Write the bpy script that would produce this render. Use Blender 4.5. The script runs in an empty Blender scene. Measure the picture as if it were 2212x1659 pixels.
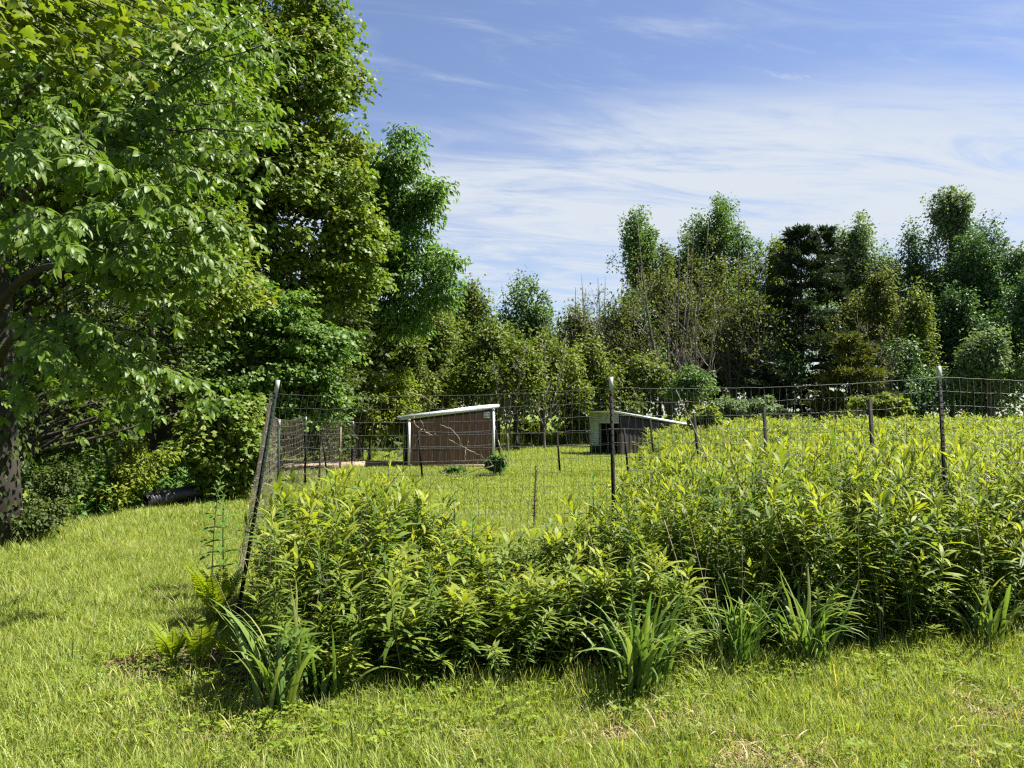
import bpy, math, random
import numpy as np
from mathutils import Vector, Matrix, Euler

# ------------------------------------------------------------------ camera, sky, sun, exposure
sc = bpy.context.scene
F = 773.0
EYE = 1.6
PITCH = math.atan(31.0 / F)
cam_d = bpy.data.cameras.new('camera')
cam_d.sensor_width = 36.0
cam_d.lens = 36.0 * F / 1024.0
cam_d.clip_start = 0.1
cam_d.clip_end = 3000.0
cam = bpy.data.objects.new('camera', cam_d)
sc.collection.objects.link(cam)
cam.location = (0, 0, EYE)
cam.rotation_euler = (math.pi / 2 + PITCH, 0, 0)
sc.camera = cam

SUN_AZ = math.radians(78)      # clockwise from the view direction (+Y) towards the right (+X)
SUN_EL = math.radians(55)
world = bpy.data.worlds.new('World')
sc.world = world
world.use_nodes = True
wn, wl = world.node_tree.nodes, world.node_tree.links
wn.clear()
w_out = wn.new('ShaderNodeOutputWorld')
w_bg = wn.new('ShaderNodeBackground')
w_bg.inputs['Strength'].default_value = 0.05
w_sky = wn.new('ShaderNodeTexSky')
w_sky.sky_type = 'NISHITA'
w_sky.sun_disc = False
w_sky.sun_elevation = SUN_EL
w_sky.sun_rotation = SUN_AZ
w_sky.altitude = 300
w_sky.air_density = 1.0
w_sky.dust_density = 0.6
w_sky.ozone_density = 2.2


def wmath(op, a, b=None, c=None):
    n = wn.new('ShaderNodeMath')
    n.operation = op
    for i, v in enumerate((a, b, c)):
        if v is None:
            continue
        if isinstance(v, (int, float)):
            n.inputs[i].default_value = v
        else:
            wl.new(v, n.inputs[i])
    return n.outputs[0]


def wramp(v, lo, hi):
    n = wn.new('ShaderNodeMapRange')
    n.interpolation_type = 'SMOOTHSTEP'
    wl.new(v, n.inputs[0])
    n.inputs[1].default_value = lo
    n.inputs[2].default_value = hi
    n.inputs[3].default_value = 0
    n.inputs[4].default_value = 1
    return n.outputs[0]


# thin high cloud: the view direction is carried to a flat cloud layer overhead
w_tc = wn.new('ShaderNodeTexCoord')
w_sep = wn.new('ShaderNodeSeparateXYZ')
wl.new(w_tc.outputs['Generated'], w_sep.inputs[0])
w_z = wmath('MAXIMUM', w_sep.outputs[2], 0.03)
w_u = wmath('DIVIDE', w_sep.outputs[0], wmath('ADD', w_z, 0.06))
w_v = wmath('DIVIDE', w_sep.outputs[1], wmath('ADD', w_z, 0.06))


def wnoise(su, sv, rot, scale, detail, rough, dist, off):
    cmb = wn.new('ShaderNodeCombineXYZ')
    c, s = math.cos(rot), math.sin(rot)
    a = wmath('ADD', wmath('MULTIPLY', w_u, c), wmath('MULTIPLY', w_v, s))
    b = wmath('ADD', wmath('MULTIPLY', w_u, -s), wmath('MULTIPLY', w_v, c))
    wl.new(wmath('MULTIPLY_ADD', a, su, off), cmb.inputs[0])
    wl.new(wmath('MULTIPLY_ADD', b, sv, off * 0.37), cmb.inputs[1])
    n = wn.new('ShaderNodeTexNoise')
    n.inputs['Scale'].default_value = scale
    n.inputs['Detail'].default_value = detail
    n.inputs['Roughness'].default_value = rough
    n.inputs['Distortion'].default_value = dist
    wl.new(cmb.outputs[0], n.inputs['Vector'])
    return n.outputs['Fac']


broad = wnoise(0.42, 0.75, 0.16, 1.0, 5, 0.55, 0.4, 8.9)
streak = wnoise(0.62, 2.1, 0.24, 1.7, 12, 0.68, 1.1, 4.4)
fleck = wnoise(0.9, 2.0, 0.45, 3.4, 9, 0.66, 0.5, 1.3)
# a broad thin sheet lies across the middle sky, with blue above it and a clearer strip low down
dv = wmath('ADD', wmath('ADD', w_v, wmath('MULTIPLY', w_u, 0.14)), wmath('MULTIPLY', wmath('SUBTRACT', broad, 0.5), 1.9))
sheet = wmath('MULTIPLY', wramp(dv, 1.85, 2.75), wmath('SUBTRACT', 1.0, wmath('MULTIPLY', wramp(dv, 4.5, 5.2), 0.55)))
holes = wramp(wmath('ADD', wmath('MULTIPLY', broad, 0.40), wmath('MULTIPLY', streak, 0.60)), 0.40, 0.57)
sheet = wmath('MULTIPLY', sheet, wmath('MULTIPLY_ADD', holes, 0.68, 0.30))
wisps = wmath('MULTIPLY', wramp(streak, 0.47, 0.76), 0.42)
bits = wmath('MULTIPLY', wmath('MULTIPLY', wramp(fleck, 0.52, 0.76), wramp(broad, 0.40, 0.62)), 0.75)
cover = wmath('MAXIMUM', sheet, wmath('MAXIMUM', wisps, bits))
cover = wmath('MINIMUM', wmath('ADD', wmath('MULTIPLY', cover, 0.93), 0.06), 1.0)
w_mix = wn.new('ShaderNodeMix')
w_mix.data_type = 'RGBA'
wl.new(cover, w_mix.inputs[0])
w_hs = wn.new('ShaderNodeHueSaturation')
w_hs.inputs['Hue'].default_value = 0.511
w_hs.inputs['Saturation'].default_value = 1.06
w_hs.inputs['Value'].default_value = 0.90
wl.new(w_sky.outputs[0], w_hs.inputs['Color'])
wl.new(w_hs.outputs[0], w_mix.inputs[6])
w_mix.inputs[7].default_value = (4.1, 4.45, 4.9, 1)
wl.new(w_mix.outputs[2], w_bg.inputs['Color'])
wl.new(w_bg.outputs[0], w_out.inputs[0])

sun_d = bpy.data.lights.new('sun', 'SUN')
sun_d.energy = 5.0
sun_d.angle = math.radians(0.53)
sun_d.color = (1.0, 0.95, 0.86)
sun = bpy.data.objects.new('sun', sun_d)
sc.collection.objects.link(sun)
sdir = Vector((math.sin(SUN_AZ) * math.cos(SUN_EL), math.cos(SUN_AZ) * math.cos(SUN_EL), math.sin(SUN_EL)))
sun.rotation_euler = sdir.to_track_quat('Z', 'Y').to_euler()
sun.location = (20, -5, 30)

sc.view_settings.view_transform = 'Standard'
sc.view_settings.look = 'None'
sc.view_settings.gamma = 1.0
sc.view_settings.exposure = 1.85
sc.view_settings.use_curve_mapping = False
sc.render.engine = 'CYCLES'
cy = sc.cycles
cy.max_bounces = 6
cy.diffuse_bounces = 3
cy.glossy_bounces = 2
cy.transmission_bounces = 4
cy.transparent_max_bounces = 4
cy.caustics_reflective = False
cy.caustics_refractive = False
cy.use_denoising = False
cy.use_adaptive_sampling = False
cy.sample_clamp_indirect = 4.0
cy.pixel_filter_type = 'BLACKMAN_HARRIS'
cy.filter_width = 1.3

# ------------------------------------------------------------------ helpers
rng = np.random.default_rng(7)
COL = sc.collection
cp, sp = math.cos(PITCH), math.sin(PITCH)


def W(px, py, d):
    """world point seen at pixel (1024 wide) at depth d"""
    u, v = (px - 512) / F, (384 - py) / F
    y, z = cp - v * sp, sp + v * cp
    return np.array([u * d / y, d, EYE + z * d / y])


def Wp(px, py, d):          # the same from the 2212-wide view
    return W(px / 2.1602, py / 2.1602, d)


def G(px, py):
    u, v = (px - 512) / F, (384 - py) / F
    y, z = cp - v * sp, sp + v * cp
    t = -EYE / z
    return np.array([u * t, y * t, 0.0])


def nrm(a):
    return a / np.maximum(np.linalg.norm(a, axis=-1, keepdims=True), 1e-9)


def mesh_np(name, V, T, mat, v=None, smooth=False, u=None):
    """V (n,3); T list of int arrays (m,3) or (m,4); v per-vertex variation attribute"""
    me = bpy.data.meshes.new(name)
    V = np.asarray(V, dtype=np.float32)
    if not isinstance(T, (list, tuple)):
        T = [T]
    T = [np.asarray(t, dtype=np.int32) for t in T if len(t)]
    nl = sum(t.size for t in T)
    npol = sum(len(t) for t in T)
    me.vertices.add(len(V))
    me.vertices.foreach_set('co', V.ravel())
    me.loops.add(nl)
    me.polygons.add(npol)
    me.loops.foreach_set('vertex_index', np.concatenate([t.ravel() for t in T]))
    starts, s = [], 0
    for t in T:
        k = t.shape[1]
        starts.append(s + np.arange(len(t)) * k)
        s += t.size
    me.polygons.foreach_set('loop_start', np.concatenate(starts).astype(np.int32))
    if smooth:
        me.polygons.foreach_set('use_smooth', np.ones(npol, dtype=bool))
    me.update(calc_edges=True)
    me.validate()
    for nm, arr in (('v', v), ('u', u)):
        if arr is not None:
            a = me.attributes.new(nm, 'FLOAT', 'POINT')
            a.data.foreach_set('value', np.asarray(arr, dtype=np.float32))
    if mat:
        me.materials.append(mat)
    return me


def link(name, me, parent=None, loc=None, kind=None):
    o = bpy.data.objects.new(name, me)
    COL.objects.link(o)
    if parent is not None:
        o.parent = parent
    if loc is not None:
        o.location = loc
    if kind:
        o['kind'] = kind
    return o


def thing(name, label, cat, loc=(0, 0, 0), rotz=0.0, group=None):
    o = bpy.data.objects.new(name, None)
    COL.objects.link(o)
    o.empty_display_size = 0.2
    o.location = [float(c) for c in loc]
    o.rotation_euler = (0, 0, rotz)
    o['label'] = label
    o['category'] = cat
    if group:
        o['group'] = group
    return o


def tag(o, label, cat, group=None):
    o['label'] = label
    o['category'] = cat
    if group:
        o['group'] = group
    return o


class MB:
    """collects vertices, faces and the variation attribute for one mesh"""

    def __init__(self):
        self.V, self.T, self.v, self.n = [], [], [], 0

    def add(self, V, T, v=0.5):
        V = np.asarray(V, dtype=float)
        if not isinstance(T, list):
            T = [T]
        for t in T:
            if len(t):
                self.T.append(np.asarray(t) + self.n)
        self.V.append(V)
        self.v.append(np.broadcast_to(np.asarray(v, dtype=float), (len(V),)))
        self.n += len(V)
        return self

    def box(self, c, s, M=None, v=0.5):
        c, s = np.array(c, float), np.array(s, float) / 2
        P = np.array([[x, y, z] for x in (-1, 1) for y in (-1, 1) for z in (-1, 1)]) * s + c
        if M is not None:
            P = P @ np.array(M).T
        Q = [[0, 1, 3, 2], [4, 6, 7, 5], [0, 4, 5, 1], [2, 3, 7, 6], [0, 2, 6, 4], [1, 5, 7, 3]]
        return self.add(P, np.array(Q), v)

    def tube(self, pts, rad, k=5, v=0.5, cap=True):
        pts = np.asarray(pts, float)
        n = len(pts)
        rad = np.broadcast_to(np.asarray(rad, float), (n,))
        tan = nrm(np.gradient(pts, axis=0))
        ref = np.array([0.0, 0.0, 1.0]) if abs(tan[:, 2]).mean() < 0.8 else np.array([1.0, 0.0, 0.0])
        a = nrm(np.cross(tan, ref))
        b = np.cross(tan, a)
        an = np.arange(k) * 2 * math.pi / k
        ring = a[:, None, :] * np.cos(an)[None, :, None] + b[:, None, :] * np.sin(an)[None, :, None]
        P = (pts[:, None, :] + ring * rad[:, None, None]).reshape(-1, 3)
        i = np.arange(n - 1)[:, None] * k
        j = np.arange(k)[None, :]
        j2 = (j + 1) % k
        Q = np.stack([i + j, i + k + j, i + k + j2, i + j2], -1).reshape(-1, 4)
        T = [Q]
        if cap and k > 2:
            e = (n - 1) * k
            T.append(np.array([[e, e + x + 1, e + x] for x in range(1, k - 1)]))
            T.append(np.array([[0, x, x + 1] for x in range(1, k - 1)]))
        return self.add(P, T, v)

    def arrays(self):
        tri = [t for t in self.T if t.shape[1] == 3]
        quad = [t for t in self.T if t.shape[1] == 4]
        out = []
        if tri:
            out.append(np.concatenate(tri))
        if quad:
            out.append(np.concatenate(quad))
        return np.concatenate(self.V), out, np.concatenate(self.v)

    def mesh(self, name, mat, off=None, smooth=False):
        V, T, v = self.arrays()
        if off is not None:
            V = V - np.asarray(off, float)
        return mesh_np(name, V, T, mat, v, smooth)

    def build(self, name, mat, parent=None, off=None, smooth=False, loc=None, kind=None):
        return link(name, self.mesh(name, mat, off, smooth), parent, loc, kind)


def bez(p0, p1, p2, n=6):
    t = np.linspace(0, 1, n)[:, None]
    return (1 - t) ** 2 * np.asarray(p0) + 2 * t * (1 - t) * np.asarray(p1) + t * t * np.asarray(p2)


# ------------------------------------------------------------------ materials
MATS = {}


def nodes_of(name):
    m = bpy.data.materials.new(name)
    m.use_nodes = True
    n, l = m.node_tree.nodes, m.node_tree.links
    n.clear()
    out = n.new('ShaderNodeOutputMaterial')
    MATS[name] = m
    return m, n, l, out


def ramp_node(n, cols):
    r = n.new('ShaderNodeValToRGB')
    els = r.color_ramp.elements
    while len(els) < len(cols):
        els.new(0.5)
    for i, c in enumerate(cols):
        els[i].position = i / (len(cols) - 1)
        els[i].color = (*c, 1)
    return r


def leaf_mat(name, cols, trans=0.35, rough=0.42, spec=0.45, tmul=(1.25, 1.35, 0.55), inst=False, patch=0.0):
    """two-sided leaf: the variation attribute picks the leaf's own colour"""
    m, n, l, out = nodes_of(name)
    at = n.new('ShaderNodeAttribute')
    at.attribute_name = 'v'
    fac = at.outputs['Fac']
    if inst:
        oi = n.new('ShaderNodeObjectInfo')
        mm = n.new('ShaderNodeMath')
        mm.operation = 'MULTIPLY_ADD'
        l.new(oi.outputs['Random'], mm.inputs[0])
        mm.inputs[1].default_value = 0.5
        mm.inputs[2].default_value = -0.25
        ad = n.new('ShaderNodeMath')
        ad.operation = 'ADD'
        l.new(fac, ad.inputs[0])
        l.new(mm.outputs[0], ad.inputs[1])
        fac = ad.outputs[0]
    if patch:
        ge = n.new('ShaderNodeNewGeometry')
        no = n.new('ShaderNodeTexNoise')
        no.inputs['Scale'].default_value = 0.9
        no.inputs['Detail'].default_value = 4
        l.new(ge.outputs['Position'], no.inputs['Vector'])
        mm = n.new('ShaderNodeMath')
        mm.operation = 'MULTIPLY_ADD'
        l.new(no.outputs['Fac'], mm.inputs[0])
        mm.inputs[1].default_value = patch
        mm.inputs[2].default_value = -patch * 0.5
        ad = n.new('ShaderNodeMath')
        ad.operation = 'ADD'
        l.new(fac, ad.inputs[0])
        l.new(mm.outputs[0], ad.inputs[1])
        fac = ad.outputs[0]
    r = ramp_node(n, cols)
    l.new(fac, r.inputs[0])
    p = n.new('ShaderNodeBsdfPrincipled')
    p.inputs['Roughness'].default_value = rough + 0.08
    p.inputs['Specular IOR Level'].default_value = spec * 0.55
    l.new(r.outputs[0], p.inputs['Base Color'])
    t = n.new('ShaderNodeBsdfTranslucent')
    mu = n.new('ShaderNodeMix')
    mu.data_type = 'RGBA'
    mu.blend_type = 'MULTIPLY'
    mu.inputs[0].default_value = 1.0
    l.new(r.outputs[0], mu.inputs[6])
    mu.inputs[7].default_value = (*tmul, 1)
    l.new(mu.outputs[2], t.inputs['Color'])
    mx = n.new('ShaderNodeMixShader')
    mx.inputs[0].default_value = trans
    l.new(p.outputs[0], mx.inputs[1])
    l.new(t.outputs[0], mx.inputs[2])
    l.new(mx.outputs[0], out.inputs[0])
    return m


def solid_mat(name, c1, c2, scale=8.0, rough=0.7, bump=0.2, metallic=0.0, stretch=(1, 1, 1), detail=6, spec=0.4):
    m, n, l, out = nodes_of(name)
    tc = n.new('ShaderNodeTexCoord')
    mp = n.new('ShaderNodeMapping')
    mp.inputs['Scale'].default_value = stretch
    l.new(tc.outputs['Object'], mp.inputs[0])
    no = n.new('ShaderNodeTexNoise')
    no.inputs['Scale'].default_value = scale
    no.inputs['Detail'].default_value = detail
    no.inputs['Roughness'].default_value = 0.62
    l.new(mp.outputs[0], no.inputs['Vector'])
    r = ramp_node(n, [c1, c2])
    r.color_ramp.elements[0].position = 0.3
    r.color_ramp.elements[1].position = 0.7
    l.new(no.outputs['Fac'], r.inputs[0])
    p = n.new('ShaderNodeBsdfPrincipled')
    p.inputs['Roughness'].default_value = rough
    p.inputs['Metallic'].default_value = metallic
    p.inputs['Specular IOR Level'].default_value = spec
    l.new(r.outputs[0], p.inputs['Base Color'])
    if bump:
        b = n.new('ShaderNodeBump')
        b.inputs['Strength'].default_value = bump
        b.inputs['Distance'].default_value = 0.02
        l.new(no.outputs['Fac'], b.inputs['Height'])
        l.new(b.outputs[0], p.inputs['Normal'])
    l.new(p.outputs[0], out.inputs[0])
    return m


# leaves
leaf_mat('hickory_leaf', [(.055, .105, .016), (.090, .150, .020), (.150, .205, .026)], 0.40, 0.40, 0.55)
leaf_mat('near_maple_leaf', [(.085, .125, .014), (.130, .170, .016), (.175, .200, .022)], 0.45, 0.45, 0.35)
leaf_mat('maple_leaf', [(.070, .122, .020), (.120, .178, .026), (.190, .205, .036)], 0.33, 0.45, 0.4)
leaf_mat('sapling_leaf', [(.058, .115, .022), (.088, .158, .028), (.130, .195, .034)], 0.33, 0.45, 0.4)
leaf_mat('oak_leaf', [(.062, .135, .030), (.096, .182, .036), (.145, .218, .044)], 0.42, 0.38, 0.5)
leaf_mat('yellow_leaf', [(0.097, 0.138, 0.017), (0.145, 0.188, 0.021), (0.207, 0.225, 0.027)], 0.38, 0.5, 0.35)
leaf_mat('olive_leaf', [(.072, .106, .022), (.110, .146, .028), (.160, .184, .038)], 0.33, 0.5, 0.35)
leaf_mat('brown_leaf', [(.072, .092, .026), (.108, .126, .034), (.148, .158, .044)], 0.33, 0.5, 0.35)
leaf_mat('far_green_leaf', [(.058, .116, .036), (.090, .158, .046), (.132, .195, .058)], 0.33, 0.5, 0.35)
leaf_mat('deep_green_leaf', [(.042, .090, .036), (.064, .126, .046), (.100, .160, .058)], 0.28, 0.45, 0.4)
leaf_mat('silver_leaf', [(.078, .126, .058), (.114, .168, .076), (.160, .208, .100)], 0.33, 0.5, 0.4)
leaf_mat('pine_needle', [(.016, .032, .018), (.028, .046, .022), (.046, .060, .024)], 0.15, 0.5, 0.3)
leaf_mat('pale_pine_needle', [(0.055, 0.073, 0.019), (0.097, 0.106, 0.021), (0.138, 0.140, 0.028)], 0.2, 0.5, 0.3)
leaf_mat('undergrowth_leaf', [(.030, .050, .014), (.052, .078, .018), (.090, .112, .024)], 0.33, 0.5, 0.35)
leaf_mat('herb_leaf', [(.050, .115, .026), (.082, .160, .034), (.125, .195, .040)], 0.35, 0.5, 0.35)
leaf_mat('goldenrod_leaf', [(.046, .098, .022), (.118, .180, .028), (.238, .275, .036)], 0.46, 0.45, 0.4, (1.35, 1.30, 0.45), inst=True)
leaf_mat('milkweed_leaf', [(.055, .125, .028), (.080, .160, .032), (.120, .190, .038)], 0.35, 0.45, 0.4, inst=True)
leaf_mat('strap_leaf', [(.075, .140, .034), (.120, .185, .038), (.200, .225, .070)], 0.36, 0.4, 0.5)
leaf_mat('fern_frond', [(0.117, 0.188, 0.015), (0.172, 0.237, 0.017), (0.228, 0.263, 0.021)], 0.46, 0.5, 0.3, (1.3, 1.25, .45))
leaf_mat('grass_blade', [(.125, .182, .034), (.208, .272, .050), (.285, .338, .076), (.370, .350, .165)], 0.42, 0.45, 0.4, (1.3, 1.25, .45), inst=True, patch=0.55)
leaf_mat('meadow_leaf', [(0.066, 0.112, 0.017), (0.124, 0.175, 0.021), (0.207, 0.231, 0.033)], 0.4, 0.5, 0.35, (1.3, 1.25, .5), inst=True, patch=0.5)
leaf_mat('dry_grass', [(.23, .17, .085), (.32, .25, .13), (.42, .35, .22)], 0.25, 0.7, 0.2, (1, 1, 1))
leaf_mat('clover_leaf', [(0.097, 0.156, 0.017), (0.145, 0.206, 0.021), (0.207, 0.250, 0.028)], 0.4, 0.5, 0.3, (1.3, 1.25, .5), inst=True)
# wood, metal, soil
solid_mat('dark_bark', (.014, .011, .008), (.036, .028, .020), 9, 0.9, 0.6, stretch=(1, 1, .25))
solid_mat('grey_bark', (.050, .041, .031), (.110, .092, .072), 7, 0.9, 0.5, stretch=(1, 1, .2))
solid_mat('pale_bark', (.085, .072, .058), (.170, .148, .120), 7, 0.9, 0.4, stretch=(1, 1, .2))
solid_mat('green_stem', (.050, .080, .018), (.085, .110, .030), 12, 0.6, 0.0)
solid_mat('dry_stem', (.15, .11, .07), (.27, .22, .15), 20, 0.85, 0.3)
solid_mat('mullein_brown', (.030, .020, .013), (.075, .050, .032), 40, 0.95, 0.4)
solid_mat('post_green', (.004, .011, .008), (.009, .019, .015), 14, 0.75, 0.15, spec=0.12)
solid_mat('post_dark', (.004, .004, .004), (.011, .010, .010), 14, 0.75, 0.15, spec=0.12)
solid_mat('post_grey_green', (.030, .052, .044), (.048, .072, .060), 14, 0.75, 0.15, spec=0.12)
solid_mat('post_white', (.24, .25, .26), (.36, .37, .38), 16, 0.45, 0.05)
solid_mat('wire', (.09, .09, .088), (.17, .165, .155), 30, 0.5, 0.0, metallic=0.4)
solid_mat('rusty_wire', (.16, .13, .11), (.27, .23, .19), 12, 0.7, 0.0, metallic=0.2)
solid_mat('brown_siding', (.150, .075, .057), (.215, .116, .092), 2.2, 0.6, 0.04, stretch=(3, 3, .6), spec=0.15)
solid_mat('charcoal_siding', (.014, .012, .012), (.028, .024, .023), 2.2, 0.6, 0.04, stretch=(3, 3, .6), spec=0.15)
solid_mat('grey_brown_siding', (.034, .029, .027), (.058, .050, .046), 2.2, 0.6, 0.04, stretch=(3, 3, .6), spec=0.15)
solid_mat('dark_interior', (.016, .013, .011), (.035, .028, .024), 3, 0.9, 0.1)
solid_mat('white_trim', (.50, .51, .52), (.64, .65, .66), 5, 0.5, 0.05)
solid_mat('metal_roof', (.55, .60, .62), (.70, .74, .76), 3, 0.35, 0.03, metallic=0.25)
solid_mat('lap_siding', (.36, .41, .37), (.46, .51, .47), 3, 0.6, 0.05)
solid_mat('weathered_wood', (.16, .13, .10), (.28, .23, .18), 8, 0.9, 0.3, stretch=(1, 1, .2))
solid_mat('black_plastic', (.012, .012, .014), (.035, .033, .036), 8, 0.38, 0.05)
solid_mat('mulch', (.055, .034, .022), (.165, .112, .078), 40, 0.95, 0.6)
solid_mat('pale_stone', (.36, .34, .30), (.52, .50, .46), 6, 0.9, 0.3)


def ground_material():
    m, n, l, out = nodes_of('ground_soil')
    ge = n.new('ShaderNodeNewGeometry')
    a = n.new('ShaderNodeTexNoise')
    a.inputs['Scale'].default_value = 0.7
    a.inputs['Detail'].default_value = 8
    a.inputs['Roughness'].default_value = 0.65
    l.new(ge.outputs['Position'], a.inputs['Vector'])
    b = n.new('ShaderNodeTexNoise')
    b.inputs['Scale'].default_value = 28
    b.inputs['Detail'].default_value = 5
    l.new(ge.outputs['Position'], b.inputs['Vector'])
    r = ramp_node(n, [(.080, .110, .020), (.115, .150, .026), (.160, .165, .050)])
    l.new(a.outputs['Fac'], r.inputs[0])
    r2 = ramp_node(n, [(.35, .38, .30), (1.5, 1.5, 1.3)])
    l.new(b.outputs['Fac'], r2.inputs[0])
    mu = n.new('ShaderNodeMix')
    mu.data_type = 'RGBA'
    mu.blend_type = 'MULTIPLY'
    mu.inputs[0].default_value = 1
    l.new(r.outputs[0], mu.inputs[6])
    l.new(r2.outputs[0], mu.inputs[7])
    p = n.new('ShaderNodeBsdfPrincipled')
    p.inputs['Roughness'].default_value = 0.95
    p.inputs['Specular IOR Level'].default_value = 0.1
    l.new(mu.outputs[2], p.inputs['Base Color'])
    bm = n.new('ShaderNodeBump')
    bm.inputs['Strength'].default_value = 0.7
    bm.inputs['Distance'].default_value = 0.05
    l.new(b.outputs['Fac'], bm.inputs['Height'])
    l.new(bm.outputs[0], p.inputs['Normal'])
    l.new(p.outputs[0], out.inputs[0])
    return m


ground_material()


def dirt_material():
    m, n, l, out = nodes_of('bare_dirt')
    ge = n.new('ShaderNodeNewGeometry')
    b = n.new('ShaderNodeTexNoise')
    b.inputs['Scale'].default_value = 9
    b.inputs['Detail'].default_value = 8
    b.inputs['Roughness'].default_value = .7
    l.new(ge.outputs['Position'], b.inputs['Vector'])
    r = ramp_node(n, [(.15, .105, .075), (.27, .20, .15), (.36, .30, .24)])
    l.new(b.outputs['Fac'], r.inputs[0])
    p = n.new('ShaderNodeBsdfPrincipled')
    p.inputs['Roughness'].default_value = .95
    l.new(r.outputs[0], p.inputs['Base Color'])
    bm = n.new('ShaderNodeBump')
    bm.inputs['Strength'].default_value = 0.8
    bm.inputs['Distance'].default_value = 0.06
    l.new(b.outputs['Fac'], bm.inputs['Height'])
    l.new(bm.outputs[0], p.inputs['Normal'])
    l.new(p.outputs[0], out.inputs[0])


dirt_material()
M = MATS

# ------------------------------------------------------------------ ground
def ground():
    g = np.concatenate([-np.geomspace(900, 40, 14), np.linspace(-32, 32, 65), np.geomspace(40, 900, 14)])
    gy = np.concatenate([[-60, -30, -10], np.linspace(-2, 60, 63), np.geomspace(70, 1500, 14)])
    X, Y = np.meshgrid(g, gy)
    Z = 0.02 * np.sin(X * 1.1 + 0.7 * Y) * np.cos(Y * 0.8) * (np.hypot(X, Y) < 60)
    Z = Z - 0.02
    nx, ny = len(g), len(gy)
    i = np.arange(ny - 1)[:, None] * nx
    j = np.arange(nx - 1)[None, :]
    Q = np.stack([i + j, i + j + 1, i + nx + j + 1, i + nx + j], -1).reshape(-1, 4)
    o = link('ground', mesh_np('ground', np.stack([X, Y, Z], -1).reshape(-1, 3), Q, M['ground_soil'], smooth=True))
    o['kind'] = 'structure'


ground()


def patch(name, mat, c, rx, ry, seed, h=0.05, z=0.012, rot=0.0):
    """an irregular low mound of bare soil"""
    r = np.random.default_rng(seed)
    na, nr = 40, 9
    ph = r.uniform(0, 6.28, 6)
    V = [[0, 0, h]]
    for k in range(1, nr + 1):
        f = k / nr
        for a in range(na):
            t = a * 2 * math.pi / na
            e = 1 + sum(0.14 / (q + 1) * math.sin((q + 2) * t + ph[q]) for q in range(6))
            x, y = rx * f * e * math.cos(t), ry * f * e * math.sin(t)
            V.append([x * math.cos(rot) - y * math.sin(rot), x * math.sin(rot) + y * math.cos(rot), h * (1 - f * f) * r.uniform(.6, 1.3) - (0.05 if k == nr else 0)])
    T = [[0, 1 + a, 1 + (a + 1) % na] for a in range(na)]
    Q = []
    for k in range(nr - 1):
        for a in range(na):
            b = (a + 1) % na
            Q.append([1 + k * na + a, 1 + (k + 1) * na + a, 1 + (k + 1) * na + b, 1 + k * na + b])
    o = link(name, mesh_np(name, np.array(V), [np.array(T), np.array(Q)], mat, smooth=True), loc=(c[0], c[1], z))
    o['kind'] = 'structure'
    return o


patch('dirt_ground', M['bare_dirt'], (-5.0, 25.2), 2.6, 1.5, 3, 0.08)
patch('mulch_ground', M['mulch'], (-1.85, 4.98), 0.62, 0.36, 5, 0.04)

# ------------------------------------------------------------------ leaf templates  (length +Y, width X, normal Z)
def T_diamond(w=0.55, fold=0.12, droop=0.15):
    V = np.array([[0, 0, 0], [-w / 2, .5, fold], [w / 2, .5, fold], [0, 1, -droop]])
    return V, np.array([[0, 3, 1], [0, 2, 3]])


def T_oval(w=0.46, fold=0.08, droop=0.25, n=4):
    V, T = [], []
    for i in range(n + 1):
        t = i / n
        hw = w / 2 * (math.sin(math.pi * min(1, t ** 0.85)) ** 0.75 if 0 < t < 1 else 0.0)
        z = -droop * t * t
        V += [[-hw, t, z + fold * hw * 3], [0, t, z], [hw, t, z + fold * hw * 3]]
    for i in range(n):
        a = i * 3
        for s in (0, 1):
            T.append([a + s, a + s + 1, a + s + 4, a + s + 3])
    return np.array(V, float), np.array(T)


def T_lance(w=0.13, droop=0.35, n=3, fold=0.3):
    V, T = [[0, 0, 0]], []
    for i in range(1, n):
        t = i / n
        hw = w / 2 * math.sin(math.pi * t ** 0.8) ** 0.8
        z = 0.12 * t - droop * t * t
        V += [[-hw, t, z + hw * fold], [hw, t, z + hw * fold]]
    V.append([0, 0.96, 0.12 - droop])
    T = [[0, 2, 1]]
    for i in range(n - 2):
        a = 1 + 2 * i
        T += [[a, a + 1, a + 3], [a, a + 3, a + 2]]
    e = len(V) - 1
    T.append([e - 2, e - 1, e])
    return np.array(V, float), np.array(T)


def T_maple():
    pts = [(0, 0), (-.18, .02), (-.50, .10), (-.34, .27), (-.58, .55), (-.27, .52), (-.20, .66), (0, 1.0)]
    L = [(x, y, -0.18 * abs(x) - 0.1 * y * y) for x, y in pts]
    R = [(-x, y, z) for x, y, z in L[1:-1]]
    V = np.array(L + R + [(0, .38, 0.04)], float)
    ring = list(range(len(L))) + [len(L) + k for k in range(len(R))][::-1]
    c = len(V) - 1
    T = [[c, ring[(i + 1) % len(ring)], ring[i]] for i in range(len(ring))]
    return V, np.array(T)


def T_star():
    """a maple-like leaf, few faces"""
    V = np.array([[0, 0, 0], [-.45, .25, -.05], [-.15, .5, .02], [-.35, .75, -.1], [0, 1, -.15], [.35, .75, -.1], [.15, .5, .02], [.45, .25, -.05]], float)
    T = np.array([[0, 2, 1], [0, 6, 2], [0, 7, 6], [2, 4, 3], [2, 6, 4], [6, 5, 4]])
    return V, T


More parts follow.
